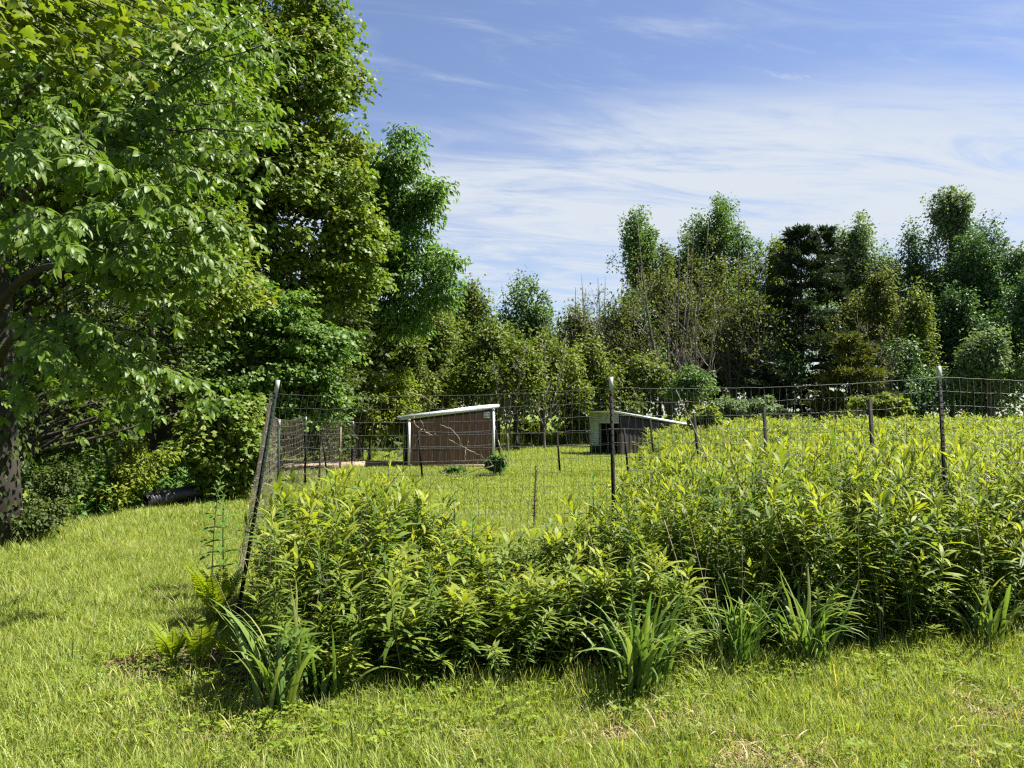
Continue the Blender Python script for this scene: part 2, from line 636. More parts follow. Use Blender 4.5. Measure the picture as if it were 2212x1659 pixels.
def scatter_leaves(tmpl, pos, axis, normal, size, v):
    """instances a template at every pos; returns V, T, v"""
    TV, TT = tmpl
    y = nrm(axis)
    x = nrm(np.cross(y, normal))
    z = np.cross(x, y)
    k = len(TV)
    n = len(pos)
    size = np.broadcast_to(np.asarray(size, float), (n,))
    V = pos[:, None, :] + size[:, None, None] * (TV[None, :, 0:1] * x[:, None, :] + TV[None, :, 1:2] * y[:, None, :] + TV[None, :, 2:3] * z[:, None, :])
    T = (TT[None, :, :] + (np.arange(n) * k)[:, None, None]).reshape(-1, TT.shape[1])
    return V.reshape(-1, 3), T, np.repeat(np.broadcast_to(np.asarray(v, float), (n,)), k)


def rand_unit(r, n):
    return nrm(r.normal(size=(n, 3)))


def blob_clumps(r, blobs, n, shell=0.45):
    """clump centres spread through ellipsoids, mostly towards the outside"""
    B = np.array(blobs, float)
    wts = (B[:, 3] * B[:, 4] * B[:, 5]) ** 0.62
    idx = r.choice(len(B), n, p=wts / wts.sum())
    u = rand_unit(r, n)
    rad = r.uniform(0, 1, n) ** shell
    c = B[idx, :3] + u * rad[:, None] * B[idx, 3:6]
    return c, u


def crown_arrays(r, blobs, nclump, per, cr, tmpl, size, flat=0.55, up=0.6, droop=0.35, shell=0.45, zmin=0.3, sun_v=0.0):
    c, u = blob_clumps(r, blobs, nclump, shell)
    crs = cr * r.uniform(0.45, 1.35, nclump)
    n = nclump * per
    ci = np.repeat(np.arange(nclump), per)
    g = np.clip(r.normal(size=(n, 3)), -1.7, 1.7) * np.array([1, 1, flat]) * 0.55
    # leaves sit on the outside of the clump
    pos = c[ci] + g * crs[ci][:, None]
    keep = pos[:, 2] > zmin
    pos, ci, g = pos[keep], ci[keep], g[keep]
    n = len(pos)
    outw = nrm(g + 0.5 * u[ci])
    normal = nrm(outw * 0.55 + np.array([0, 0, up]) + r.normal(size=(n, 3)) * 0.45)
    ax = nrm(outw * np.array([1, 1, .3]) + np.array([0, 0, -droop]) + r.normal(size=(n, 3)) * 0.5)
    cv = r.normal(0.5, 0.20, nclump)
    v = np.clip(cv[ci] + r.normal(0, 0.18, n), 0.02, 0.98)
    return scatter_leaves(tmpl, pos, ax, normal, size * r.uniform(0.65, 1.3, n), v), c


def trunk_and_limbs(r, base, top, r0, targets, nl, bark, parent, far=True, wob=0.12, twigs=0, k=6):
    base, top = np.asarray(base, float), np.asarray(top, float)
    H = np.linalg.norm(top - base)
    n = 9
    t = np.linspace(0, 1, n)
    pts = base + (top - base) * t[:, None] + np.stack([np.cumsum(r.normal(0, wob * .3, n)), np.cumsum(r.normal(0, wob * .3, n)), np.zeros(n)], -1) * (t > 0)[:, None]
    pts[0, 2] -= 0.15
    rad = r0 * (1 - t) ** 0.8 + 0.012
    rad[0] *= 1.35
    mb = MB().tube(pts, rad, k=8 if not far else k)
    limbs = []
    tg = targets[r.permutation(len(targets))[:nl]] if len(targets) > nl else targets
    for c in tg:
        z = c[2] - base[2]
        f = np.clip(z / max(H, .1) * r.uniform(0.45, 0.8), 0.10, 0.92)
        s = np.array([np.interp(f, t, pts[:, q]) for q in range(3)])
        mid = s * 0.45 + c * 0.55 + np.array([0, 0, -0.08 * np.linalg.norm(c - s)]) + r.normal(size=3) * 0.08
        rr = np.interp(f, t, rad) * r.uniform(.35, .6)
        limbs.append((bez(s, mid, c, 6), np.linspace(rr, max(rr * .12, .006), 6)))
    off = base
    if far:
        for p, q in limbs:
            mb.tube(p, q, k=4)
        mb.build('trunk', bark, parent, off, smooth=True)
    else:
        mb.build('trunk', bark, parent, off, smooth=True)
        tw = MB()
        for i, (p, q) in enumerate(limbs):
            if i < 8:
                MB().tube(p, q, k=6).build('limb', bark, parent, off, smooth=True)
            else:
                tw.tube(p, q, k=4)
        if tw.n:
            tw.build('branches', bark, parent, off, kind='stuff')


def tree(name, label, base, top_z, blobs, r0, leaf, leaf_size, nclump, per, cr, mat, bark='dark_bark', seed=1, nl=14, far=True, group=None, cat='tree', lean=(0, 0), **kw):
    r = np.random.default_rng(seed)
    base = np.asarray(base, float)
    t = thing(name, label, cat, base, group=group)
    (V, T, v), c = crown_arrays(r, blobs, nclump, per, cr, leaf, leaf_size, **kw)
    trunk_and_limbs(r, base, base + np.array([lean[0], lean[1], top_z]), r0, c, nl, M[bark], t, far)
    link('crown', mesh_np('crown', V - base, T, M[mat], v), t, kind='stuff')
    return t


DIAM = T_diamond(0.6)
DIAM_N = T_diamond(0.36, 0.08, 0.25)
STAR = T_star()
OVAL = T_oval()
MAPLE = T_maple()
LANCE = T_lance()


def auto_blobs(r, px, top, wpx, base_py, d, n=7, dy=None, taper=0.55):
    """crown ellipsoids for a tree whose silhouette spans wpx pixels about px, from py=top down to base_py"""
    out = []
    s = d / F
    zt, zb = W(px, top, d)[2], W(px, base_py, d)[2]
    x0 = W(px, 400, d)[0]
    hw = wpx * s / 2
    Hc = zt - zb
    # lobes of leaf carried along rising limbs, so the crown has spires, shelves and gaps
    for i in range(n):
        f = 1.0 if i == 0 else r.uniform(.30, .96)
        ww = hw * (1 - taper * max(0, f - .40) / .60) * (.65 + .35 * min(1, f / .35))
        a = r.uniform(0, 6.28)
        o = 0.12 * hw if i == 0 else ww * r.uniform(.55, .95)
        ex, ey, ez = x0 + math.cos(a) * o, d + math.sin(a) * o * (dy or hw) / hw * .8, zb + Hc * f
        sz = zb + Hc * max(.02, f - r.uniform(.28, .42))
        for t in (.35, .62, .86):
            rr = hw * r.uniform(.20, .38) * (1.1 - .45 * t)
            out.append((x0 + (ex - x0) * t ** .8, d + (ey - d) * t ** .8, sz + (ez - sz) * t, rr, rr, Hc * r.uniform(.06, .13)))
    for i in range(4):
        out.append((x0 + r.uniform(-.3, .3) * hw, d + .3 * hw, zb + Hc * (.12 + .2 * i), hw * .38, hw * .38, Hc * .10))
    # uneven leaders and side shoots that break the outline
    for i in range(6):
        q = r.uniform(-1, 1)
        zz = zt - Hc * (.05 + .34 * abs(q) + r.uniform(0, .10))
        out.append((x0 + q * hw * .80, d + r.uniform(-.4, .4) * hw, zz, hw * r.uniform(.07, .15), hw * .13, Hc * r.uniform(.06, .13)))
    for i in range(7):
        sg = r.choice([-1, 1])
        out.append((x0 + sg * hw * r.uniform(.75, 1.05), d + r.uniform(-.3, .3) * hw, zb + Hc * r.uniform(.15, .7), hw * r.uniform(.12, .24), hw * .2, Hc * r.uniform(.03, .07)))
    return out

# ------------------------------------------------------------------ the wood behind the meadow
def bare_tree(name, label, base, H, spread, seed, bark='pale_bark', nstem=4, leaf_mat_name=None, nleaf=0, r0=0.09, fork=0.18, group=None, leaf_size=.2):
    r = np.random.default_rng(seed)
    base = np.asarray(base, float)
    t = thing(name, label, 'tree', base, group=group)
    mb, fine = MB(), MB()
    f = base + np.array([r.normal(0, .1), 0, H * fork])
    mb.tube(bez(base - [0, 0, .15], (base + f) / 2 + r.normal(size=3) * .05, f, 5), np.linspace(r0 * 1.3, r0, 5), k=6)
    tips = []
    for s in range(nstem):
        a = 2 * math.pi * s / nstem + r.uniform(-.5, .5)
        hh = H * r.uniform(.72, 1.0) if s else H
        tip = base + np.array([math.cos(a) * spread * r.uniform(.4, 1), math.sin(a) * spread * r.uniform(.3, .8), hh])
        mid = f * .5 + tip * .5 + np.array([math.cos(a) * spread * .22, math.sin(a) * spread * .2, -.06 * H])
        P = bez(f, mid, tip, 10)
        R = np.linspace(r0 * .72, .012, 10)
        mb.tube(P, R, k=5)
        for q in range(12):
            u = r.uniform(.18, .95)
            st = P[int(u * 9)]
            L = H * r.uniform(.12, .30) * (1.15 - u)
            b = r.uniform(0, 6.28)
            d = nrm(np.array([math.cos(b) * .65, math.sin(b) * .65, r.uniform(.6, 1.2)]))
            e = st + d * L
            B = bez(st, st + d * L * .5 + np.array([math.cos(b), math.sin(b), -.2]) * L * .14, e, 5)
            fine.tube(B, np.linspace(.028 * (1.2 - u) + .008, .006, 5), k=3, cap=False)
            tips.append(e)
            for w in range(4):
                s2 = B[r.integers(1, 5)]
                d2 = nrm(d + r.normal(size=3) * .45)
                fine.tube(np.array([s2, s2 + d2 * L * .28 + [0, 0, .02], s2 + d2 * L * .55]), [.011, .008, .005], k=3, cap=False)
                tips.append(s2 + d2 * L * .5)
    mb.build('trunk', M[bark], t, base, smooth=True)
    fine.build('branches', M[bark], t, base, kind='stuff')
    if nleaf:
        tips = np.array(tips)
        n = nleaf
        p = tips[r.integers(0, len(tips), n)] + r.normal(size=(n, 3)) * .22
        V, T, v = scatter_leaves(DIAM, p, nrm(r.normal(size=(n, 3)) + [0, 0, -.4]), nrm(r.normal(size=(n, 3)) * .6 + [0, 0, .8]), .8 * leaf_size * r.uniform(.6, 1.2, n), np.clip(r.normal(.5, .25, n), 0, 1))
        link('foliage', mesh_np('foliage', V - base, T, M[leaf_mat_name], v), t, kind='stuff')
    return t


def base_at(px, d):
    return np.array([(px - 512) / F * d / cp, d, 0.0])


def wood_tree(label, px, top, w, d, mat, seed, name='broadleaf_tree', base_py=408, nclump=85, per=62, size=.20, cr=.50, bark='grey_bark', n=8, taper=.55, r0=.13, **kw):
    r = np.random.default_rng(seed)
    bl = auto_blobs(r, px, top - 9, w * 1.18, base_py, d, n=n + 2, taper=taper)
    b = base_at(px + r.uniform(-4, 4), d)
    return tree(name, label, b, W(px, top, d)[2] * .95, bl, r0, DIAM, size, int(nclump * 2.5), per, cr, mat, bark, seed, nl=24, group='trees of the far wood', flat=1.5, shell=.6, **kw)


wood_tree('olive tree with a broad low crown rising behind the brown shed roof', 430, 322, 92, 39, 'olive_leaf', 101, base_py=420)
wood_tree('rounded olive-yellow tree just clear of the sunlit oak branch tips', 470, 296, 84, 45, 'olive_leaf', 102)
wood_tree('small olive tree on a thin dark trunk right above the brown shed', 494, 338, 62, 37, 'olive_leaf', 103, base_py=402, nclump=60, size=.2, bark='dark_bark')
wood_tree('green topped tree with grey stems midway between the two sheds', 524, 291, 72, 47, 'far_green_leaf', 104)
wood_tree('yellowish low tree with pale branching stems between the sheds', 545, 345, 62, 38, 'olive_leaf', 105, base_py=415, nclump=60, size=.2)
wood_tree('thin brownish tree in the dip of the tree line', 574, 322, 66, 44, 'brown_leaf', 106, nclump=62)
wood_tree('dull olive tree standing behind the open shed', 612, 318, 64, 45, 'brown_leaf', 107, nclump=70)
wood_tree('dark green narrow tree left of the tall grey branching tree', 634, 300, 46, 46, 'deep_green_leaf', 108)
wood_tree('tall slim green crown above bare twigs, first high top from the dip', 643, 219, 46, 52, 'far_green_leaf', 109, nclump=85, base_py=340, taper=.2, n=10)
wood_tree('brown olive tree wrapped round the grey branching stems', 662, 262, 74, 48, 'brown_leaf', 110, nclump=95)
wood_tree('small dark green top showing between bare twigs and the big crown', 693, 248, 40, 54, 'deep_green_leaf', 111, nclump=45)
wood_tree('big green crown, the highest rounded top of the wood', 722, 203, 92, 54, 'far_green_leaf', 112, nclump=190, base_py=345, taper=.32, n=13)
wood_tree('brownish lower tree in front of the big rounded crown', 716, 272, 70, 48, 'brown_leaf', 113, nclump=90)
wood_tree('yellow-olive tree top beside the dark pine', 780, 249, 52, 53, 'yellow_leaf', 114, nclump=60, base_py=340)
wood_tree('thin olive tree between the big rounded crown and the pine', 752, 300, 52, 47, 'olive_leaf', 115, nclump=60)
wood_tree('silvery green poplar with an upright ragged top beside the pine', 862, 224, 62, 53, 'silver_leaf', 116, nclump=105, base_py=330, taper=.25, n=11)
wood_tree('brown olive leaning tree below the silvery poplar', 878, 285, 82, 46, 'brown_leaf', 117, nclump=105)
wood_tree('small pointed silvery tree next to the poplar', 893, 268, 34, 54, 'silver_leaf', 118, nclump=40, base_py=350)
wood_tree('dark green pointed tree left of the tallest top', 912, 235, 48, 51, 'deep_green_leaf', 119, nclump=75, taper=.35)
wood_tree('yellow-green young tree low down between the dark trees', 918, 300, 46, 45, 'olive_leaf', 120, nclump=45)
wood_tree('tallest tree of the wood with twin ragged silvery tops', 953, 199, 56, 52, 'silver_leaf', 121, nclump=120, base_py=330, taper=.15, n=12)
wood_tree('dark green broad tree below the tallest twin tops', 950, 300, 78, 47, 'deep_green_leaf', 122, nclump=110)
wood_tree('wide dark green tree at the edge of the picture by the tallest top', 997, 234, 92, 49, 'deep_green_leaf', 123, nclump=190, taper=.3, n=13)
wood_tree('dark bushy tree on the picture edge, lower of the two there', 1032, 285, 96, 45, 'deep_green_leaf', 124, nclump=130)
wood_tree('silvery green low tree in front of the wide dark one', 985, 345, 72, 43, 'silver_leaf', 125, nclump=70, base_py=415)
wood_tree('dark green low tree behind the fence below the pine', 775, 350, 60, 44, 'deep_green_leaf', 126, nclump=70, base_py=400)
wood_tree('dark green low tree below the silvery poplar', 905, 355, 60, 43, 'deep_green_leaf', 127, nclump=70, base_py=425)
wood_tree('tall green tree standing just past the picture edge', 1075, 225, 90, 52, 'far_green_leaf', 128, nclump=120)
wood_tree('olive tree seen between the oak and the brown shed roof', 398, 335, 70, 34, 'olive_leaf', 129, base_py=425, size=.19)
wood_tree('olive sapling with dark stem rising right of the brown shed', 520, 352, 50, 34, 'olive_leaf', 130, base_py=412, nclump=50, size=.17, bark='dark_bark')
wood_tree('dusky olive tree between the open shed and the middle post', 590, 352, 70, 40, 'olive_leaf', 131, base_py=425, nclump=80, size=.2)

bg = 'bare grey-stemmed trees of the far wood'
bare_tree('sparse_tree', 'many-stemmed bare tree in the dip, nearest the oak', base_at(566, 43), W(566, 288, 43)[2], 1.6, 201, 'grey_bark', 6, 'olive_leaf', 700, group=bg)
bare_tree('sparse_tree', 'bare tree with long upright twigs at the middle of the dip', base_at(588, 43), W(588, 276, 43)[2], 1.5, 202, 'pale_bark', 6, 'silver_leaf', 480, group=bg)
bare_tree('sparse_tree', 'bare twiggy tree at the foot of the first high top', base_at(612, 44), W(612, 268, 44)[2], 1.7, 203, 'grey_bark', 6, 'olive_leaf', 600, group=bg)
bare_tree('sparse_tree', 'spreading grey tree with bare twigs reaching over the first high top', base_at(668, 43), W(668, 222, 43)[2], 3.0, 204, 'pale_bark', 7, 'brown_leaf', 2600, r0=.16, fork=.12, group=bg)
bare_tree('sparse_tree', 'forked pale trunk with short bare arms in front of the wood', base_at(699, 40), W(699, 300, 40)[2], 1.7, 205, 'pale_bark', 4, None, 0, r0=.12, fork=.22, group=bg)
bare_tree('sparse_tree', 'straight grey stems in front of the big rounded crown', base_at(732, 44), W(732, 250, 44)[2], 1.3, 206, 'grey_bark', 5, 'brown_leaf', 1700, r0=.12, group=bg)
bare_tree('sparse_tree', 'thin grey stems between the big rounded crown and the pine', base_at(757, 43), W(757, 252, 43)[2], 1.0, 207, 'grey_bark', 4, 'olive_leaf', 900, group=bg)
bare_tree('sparse_tree', 'pale bare sapling among the olive trees between the sheds', base_at(545, 36), W(545, 330, 36)[2], 1.3, 208, 'pale_bark', 4, 'olive_leaf', 500, r0=.06, group=bg)
bare_tree('sparse_tree', 'pale slim sapling right of the brown shed', base_at(508, 33), W(508, 345, 33)[2], .9, 209, 'pale_bark', 3, 'olive_leaf', 420, r0=.05, group=bg)
bare_tree('sparse_tree', 'bare grey tree behind the leaning brown olive tree', base_at(880, 42), W(880, 300, 42)[2], 1.6, 210, 'grey_bark', 5, 'brown_leaf', 300, group=bg)


def pine(label, px, top, w, d, mat, seed, z0=1.2, whorl=.72, group='pines of the far wood', sparse=1.0):
    r = np.random.default_rng(seed)
    base = base_at(px, d)
    H = W(px, top, d)[2]
    R = w * d / F / 2
    t = thing('pine_tree', label, 'tree', base, group=group)
    mb = MB()
    tt = np.linspace(0, 1, 8)
    mb.tube(base + np.stack([r.normal(0, .03, 8), r.normal(0, .03, 8), tt * H - .15], -1), .17 * (1 - tt) ** .8 + .012, k=7)
    P, A = [], []
    z = z0
    while z < H - .15:
        f = (z - z0) / (H - z0)
        L0 = R * (1 - f) ** .85 * r.uniform(.75, 1.1)
        nb = r.integers(6, 9)
        for b in range(nb):
            if r.uniform() > sparse:
                continue
            a = r.uniform(0, 6.28)
            L = L0 * r.uniform(.5, 1.2) + .22
            rise = r.uniform(.0, .26) + .9 * f ** 3
            s = base + np.array([0, 0, z])
            e = s + np.array([math.cos(a) * L, math.sin(a) * L, rise * L])
            B = bez(s, (s + e) / 2 - [0, 0, .10 * L], e, 6)
            mb.tube(B, np.linspace(.035 * (1 - f) + .012, .006, 6), k=3, cap=False)
            nn = int(120 * L + 50)
            u = r.uniform(.22, 1, nn) ** .7
            p = np.stack([np.interp(u, np.linspace(0, 1, 6), B[:, q]) for q in range(3)], -1)
            side = r.normal(size=(nn, 3)) * np.array([1, 1, .35])
            p = p + side * (.12 + .08 * L) * np.array([1, 1, .34])
            P.append(p)
            A.append(nrm(np.array([math.cos(a), math.sin(a), .35]) + r.normal(size=(nn, 3)) * .6))
        z += whorl * (1.1 - .55 * f) * r.uniform(.75, 1.25)
    P, A = np.concatenate(P), np.concatenate(A)
    n = len(P)
    v = np.clip(r.normal(.5, .25, n), 0, 1)
    X1 = scatter_leaves(T_lance(.20, .1), P, A, nrm(r.normal(size=(n, 3)) * .5 + [0, 0, 1]), .38 * r.uniform(.6, 1.2, n), v)
    mb.build('trunk', M['dark_bark'], t, base, smooth=True)
    link('needles', mesh_np('needles', X1[0] - base, X1[1], M[mat], X1[2]), t, kind='stuff')


pine('dark pine with level tiers of branches and a bushy top', 803, 230, 138, 45, 'pine_needle', 301)
pine('slim dark pine top just behind the tiered pine', 828, 229, 52, 49, 'pine_needle', 302, z0=5.0, sparse=.8)
pine('young pale yellow-green pine at the edge of the meadow', 850, 338, 92, 40, 'pale_pine_needle', 303, z0=.5, whorl=.5, sparse=.6)
pine('low dark pine boughs at the foot of the tiered pine', 772, 362, 80, 42, 'pine_needle', 304, z0=.5, whorl=.5, sparse=.7)


def woodland():
    """the mass of leaves deep in the wood, that closes it off below the crowns"""
    r = np.random.default_rng(400)
    P = []
    for px in np.arange(330, 1180, 11):
        d = 58 + r.uniform(-4, 8)
        top = np.interp(px, [330, 420, 500, 560, 610, 640, 700, 760, 820, 900, 1000, 1180], [322, 316, 318, 335, 325, 285, 270, 285, 285, 275, 265, 260]) + r.uniform(-6, 14)
        zt = W(px, top, d)[2]
        x = (px - 512) / F * d
        n = 420
        P.append(np.stack([x + r.normal(0, 1.0, n), d + r.normal(0, 2.0, n), zt * r.uniform(0, 1, n) ** .8], -1))
    P = np.concatenate(P)
    n = len(P)
    V, T, v = scatter_leaves(DIAM, P, nrm(r.normal(size=(n, 3)) + [0, 0, -.3]), nrm(r.normal(size=(n, 3)) * .7 + [0, -.3, .6]), .42 * r.uniform(.6, 1.3, n), np.clip(r.normal(.45, .25, n), 0, 1))
    o = link('woodland', mesh_np('woodland', V, T, M['far_green_leaf'], v), kind='stuff')
    tag(o, 'dense leafy mass deep in the wood behind the nearer trees', 'woodland')
    # the left side wood, behind the hedge trees
    P = []
    for i in range(430):
        y = r.uniform(5, 46)
        x = -r.uniform(10.5, 19) - max(0, (14 - y)) * .35
        if y > 28:
            x = -r.uniform(4.5, 20)
        h = r.uniform(5, 11) if y < 30 else r.uniform(4, 7)
        c = np.array([x, y, r.uniform(0.2, h)])
        P.append(c + r.normal(size=(130, 3)) * [1.1, 1.1, .8])
    P = np.concatenate(P)
    P = P[P[:, 2] > 0.02]
    n = len(P)
    V, T, v = scatter_leaves(DIAM, P, nrm(r.normal(size=(n, 3)) + [0, 0, -.3]), nrm(r.normal(size=(n, 3)) * .6 + [0, 0, .8]), .34 * r.uniform(.6, 1.3, n), np.clip(r.normal(.4, .25, n), 0, 1))
    o = link('woodland', mesh_np('woodland', V, T, M['undergrowth_leaf'], v), kind='stuff')
    tag(o, 'dim leafy wood behind the big trees along the lawn', 'woodland')


woodland()

# ------------------------------------------------------------------ trees and shrubs along the lawn
def sil(*rows):
    """ellipsoids from rows of (px, py, depth, radius px horizontally, radius px vertically)"""
    out = []
    for px, py, d, rx, ry in rows:
        c = W(px, py, d)
        s = d / F
        out.append((c[0], c[1], c[2], rx * s, rx * s, ry * s))
    return out


tree('maple_tree', 'tall maple whose dense crown runs off the top of the picture', (-9.0, 20.5, 0), 14.5,
     sil((250, 60, 20.5, 70, 70), (310, 95, 20, 48, 55), (280, 190, 19.5, 58, 60), (325, 190, 20, 42, 45), (335, 250, 20.5, 38, 38), (215, 180, 20, 60, 70), (300, 20, 21, 40, 45), (345, 90, 21, 22, 25), (240, -40, 21, 75, 60), (300, 290, 20.5, 50, 40), (180, -10, 21, 70, 60), (340, 150, 20.6, 28, 25), (345, 215, 20.4, 24, 20), (320, 50, 20.5, 32, 30), (352, 235, 21.5, 30, 34), (345, 285, 21.5, 34, 30), (270, 120, 19.8, 46, 50), (255, 240, 19.6, 46, 44), (335, 30, 21, 18, 18)),
     .28, STAR, .145, 600, 112, .56, 'maple_leaf', 'dark_bark', 501, nl=26, far=False, flat=.5)
tree('maple_sapling', 'bright green maple with layered leaf sprays beside the leaning post', (-8.2, 17.8, 0), 5.6,
     sil((262, 300, 17.4, 34, 26), (232, 330, 17.2, 32, 26), (290, 330, 17.6, 34, 28), (265, 365, 17.4, 34, 24), (300, 372, 17.8, 28, 24), (215, 375, 17, 28, 24), (328, 345, 18.2, 22, 22), (318, 400, 18.4, 24, 20), (250, 395, 17.4, 30, 20), (285, 410, 17.8, 28, 18)),
     .10, STAR, .105, 190, 150, .50, 'sapling_leaf', 'dark_bark', 502, nl=18, far=False, flat=.24)
tree('maple_bush', 'leafy round maple bush at the lawn edge left of the leaning post', (-5.9, 14.6, 0), 1.9,
     sil((222, 425, 14.4, 34, 26), (205, 448, 14.2, 28, 24), (238, 452, 14.6, 24, 28), (225, 478, 14.5, 20, 14), (250, 410, 14.8, 14, 14)),
     .05, STAR, .10, 110, 90, .30, 'maple_leaf', 'dark_bark', 503, nl=10, far=False, cat='bush', flat=.45, zmin=.08)
tree('oak_tree', 'sunlit oak with drooping narrow leaves against the sky above the brown shed', (-5.6, 27.5, 0), 9.5,
     sil((400, 160, 27, 24, 28), (385, 200, 27, 34, 34), (420, 200, 26.5, 24, 26), (395, 245, 27, 40, 32), (430, 255, 26.5, 24, 18), (448, 264, 26, 16, 11), (410, 285, 27, 36, 24), (440, 290, 26.6, 20, 14), (375, 265, 27.5, 34, 40), (370, 310, 27.5, 36, 30), (405, 138, 27, 10, 10), (434, 192, 26.6, 10, 14), (458, 262, 26, 9, 7), (400, 318, 27, 30, 16), (365, 225, 27.5, 30, 40), (355, 180, 28, 26, 34), (375, 165, 27.5, 22, 24), (345, 330, 27, 34, 30)),
     .20, DIAM_N, .21, 430, 66, .50, 'oak_leaf', 'dark_bark', 504, nl=28, far=False, flat=.55, droop=.7)
tree('yellow_bush', 'yellow-green bush left of the brown shed', (-5.0, 27.0, 0), 2.8,
     sil((372, 395, 26, 26, 22), (395, 385, 26.5, 18, 20), (352, 415, 25.6, 20, 20), (380, 425, 26, 26, 18), (395, 410, 26.4, 16, 22), (360, 380, 26.6, 16, 14)),
     .05, DIAM, .13, 100, 90, .36, 'yellow_leaf', 'dark_bark', 505, nl=10, far=False, cat='bush', zmin=.05)
tree('olive_tree', 'olive leaved tree behind the receding line of posts', (-7.2, 24, 0), 6,
     sil((300, 365, 22, 34, 40), (330, 330, 23, 34, 34), (270, 350, 21, 34, 44), (340, 390, 23.5, 26, 34), (305, 420, 22, 34, 26), (325, 440, 23, 24, 18)),
     .10, DIAM, .14, 170, 90, .48, 'undergrowth_leaf', 'dark_bark', 506, nl=14, far=False)
tree('vine_tangle', 'shadowy brown tangle of vines and small leaves beside the dark trunk', (-7.0, 10.6, 0), 4.2,
     sil((60, 330, 10.5, 60, 50), (120, 300, 11.5, 60, 60), (70, 400, 10.4, 50, 30), (150, 390, 11.9, 50, 40), (175, 340, 12.5, 46, 60), (40, 250, 11, 60, 60), (120, 200, 12, 60, 60), (60, 150, 11.5, 60, 60)),
     .06, DIAM, .065, 130, 46, .55, 'undergrowth_leaf', 'dark_bark', 507, nl=90, far=False, cat='vines')
tree('yellow_shrub', 'small yellow-green shrub trailing down to the grass beside the pipe', (-6.5, 12.9, 0), 1.2,
     sil((138, 480, 12.6, 20, 20), (120, 495, 12.3, 14, 10), (150, 460, 13, 16, 18), (128, 455, 12.9, 16, 14)),
     .03, DIAM, .075, 40, 80, .2, 'yellow_leaf', 'dark_bark', 508, nl=8, far=False, cat='bush', zmin=.03)
tree('leafy_shrub', 'yellowish low shrub on the picture edge at the foot of the dark trunk', (-6.3, 9.7, 0), .8,
     sil((24, 522, 9.5, 26, 10), (52, 510, 9.9, 18, 12), (6, 530, 9.3, 16, 10), (60, 480, 10.2, 16, 18)),
     .02, DIAM, .06, 46, 70, .18, 'undergrowth_leaf', 'dark_bark', 509, nl=8, far=False, cat='bush', zmin=.03)
tree('dark_tree', 'dark leaved tree in the shade behind the large hanging leaves', (-8.4, 11.5, 0), 8,
     sil((100, 90, 11, 80, 70), (30, 60, 11, 80, 80), (190, 110, 12.5, 60, 70), (60, 190, 11, 80, 60), (170, 230, 12.5, 60, 60), (230, 280, 13.5, 36, 40), (200, 300, 12.8, 44, 44)),
     .16, DIAM, .11, 230, 100, .5, 'maple_leaf', 'dark_bark', 510, nl=22, far=False)


def herbs():
    """nettle-like plants standing along the hedge foot"""
    protos = []
    for k in range(4):
        r = np.random.default_rng(600 + k)
        stem, lv = MB(), MB()
        top = np.array([r.normal(0, .08), r.normal(0, .08), 1.0])
        S = bez([0, 0, 0], [0, 0, .55], top, 8)
        stem.tube(S, np.linspace(.008, .003, 8), k=4)
        n = 46
        u = r.uniform(.12, 1, n)
        p = np.stack([np.interp(u, np.linspace(0, 1, 8), S[:, q]) for q in range(3)], -1)
        a = r.uniform(0, 6.28, n)
        dr = np.stack([np.cos(a), np.sin(a), -.35 + .5 * u], -1)
        L = .19 * (1.15 - .65 * u)
        V, T, v = scatter_leaves(T_oval(.5, .1, .3, 3), p + dr * .02, dr, nrm(np.stack([np.cos(a) * .3, np.sin(a) * .3, np.ones(n)], -1) + r.normal(size=(n, 3)) * .2), L, np.clip(r.normal(.45, .2, n) + .2 * (u - .5), 0, 1))
        protos.append((stem.mesh('stem', M['green_stem']), mesh_np('foliage', V, T, M['herb_leaf'], v)))
    r = np.random.default_rng(620)
    k = 0
    for i in range(150):
        y = r.uniform(9.6, 20)
        x = -6.25 - r.uniform(0, 1) ** 1.4 * 2.0 + .02 * (y - 9)
        if y > 15:
            x += .25
        px = 512 + x / y * F
        if not (25 < px < 245) or (145 < px < 190 and x > -6.6 and 12.2 < y < 15):
            continue
        s, f = protos[k % 4]
        k += 1
        where = 'beside the dark trunk' if px < 85 else ('left of the corrugated pipe' if px < 150 else 'beyond the corrugated pipe')
        sc_ = r.uniform(.55, 1.05)
        size = 'short ' if sc_ < .72 else 'tall ' if sc_ > .9 else 'middling '
        where += ', by the grass' if x > -6.75 else ', under the trees'
        t = thing('nettle_plant', size + 'nettle-like plant ' + where, 'plant', (x, y, 0), r.uniform(0, 6.28), size + 'nettle-like plants ' + where)
        t.scale = (sc_, sc_, sc_)
        link('stem', s, t)
        link('foliage', f, t, kind='stuff')


herbs()

# ------------------------------------------------------------------ sheds
def ribbed_panel(w, h0, h1, pitch=.085, depth=.018, z0=0.0):
    """a vertical ribbed sheet in the XZ plane facing -Y, top edge sloping h0 -> h1"""
    mb = MB()
    xs, ys = [], []
    x = 0.0
    while x < w - 1e-6:
        for fx, fy in ((0, 0), (.5, 0), (.62, -1), (.88, -1)):
            if x + fx * pitch <= w:
                xs.append(x + fx * pitch)
                ys.append(fy * depth)
        x += pitch
    xs.append(w)
    ys.append(0)
    xs, ys = np.array(xs), np.array(ys)
    tops = h0 + (h1 - h0) * xs / w
    n = len(xs)
    V = np.concatenate([np.stack([xs, ys, np.full(n, z0)], -1), np.stack([xs, ys, tops], -1)])
    Q = np.array([[i, i + 1, n + i + 1, n + i] for i in range(n - 1)])
    return mb.add(V, Q)


def rotx(mb, ang, origin):
    """turn a collected shape about Z and move it"""
    c, s = math.cos(ang), math.sin(ang)
    R = np.array([[c, -s, 0], [s, c, 0], [0, 0, 1]])
    mb.V = [v @ R.T + np.array(origin) for v in mb.V]
    return mb


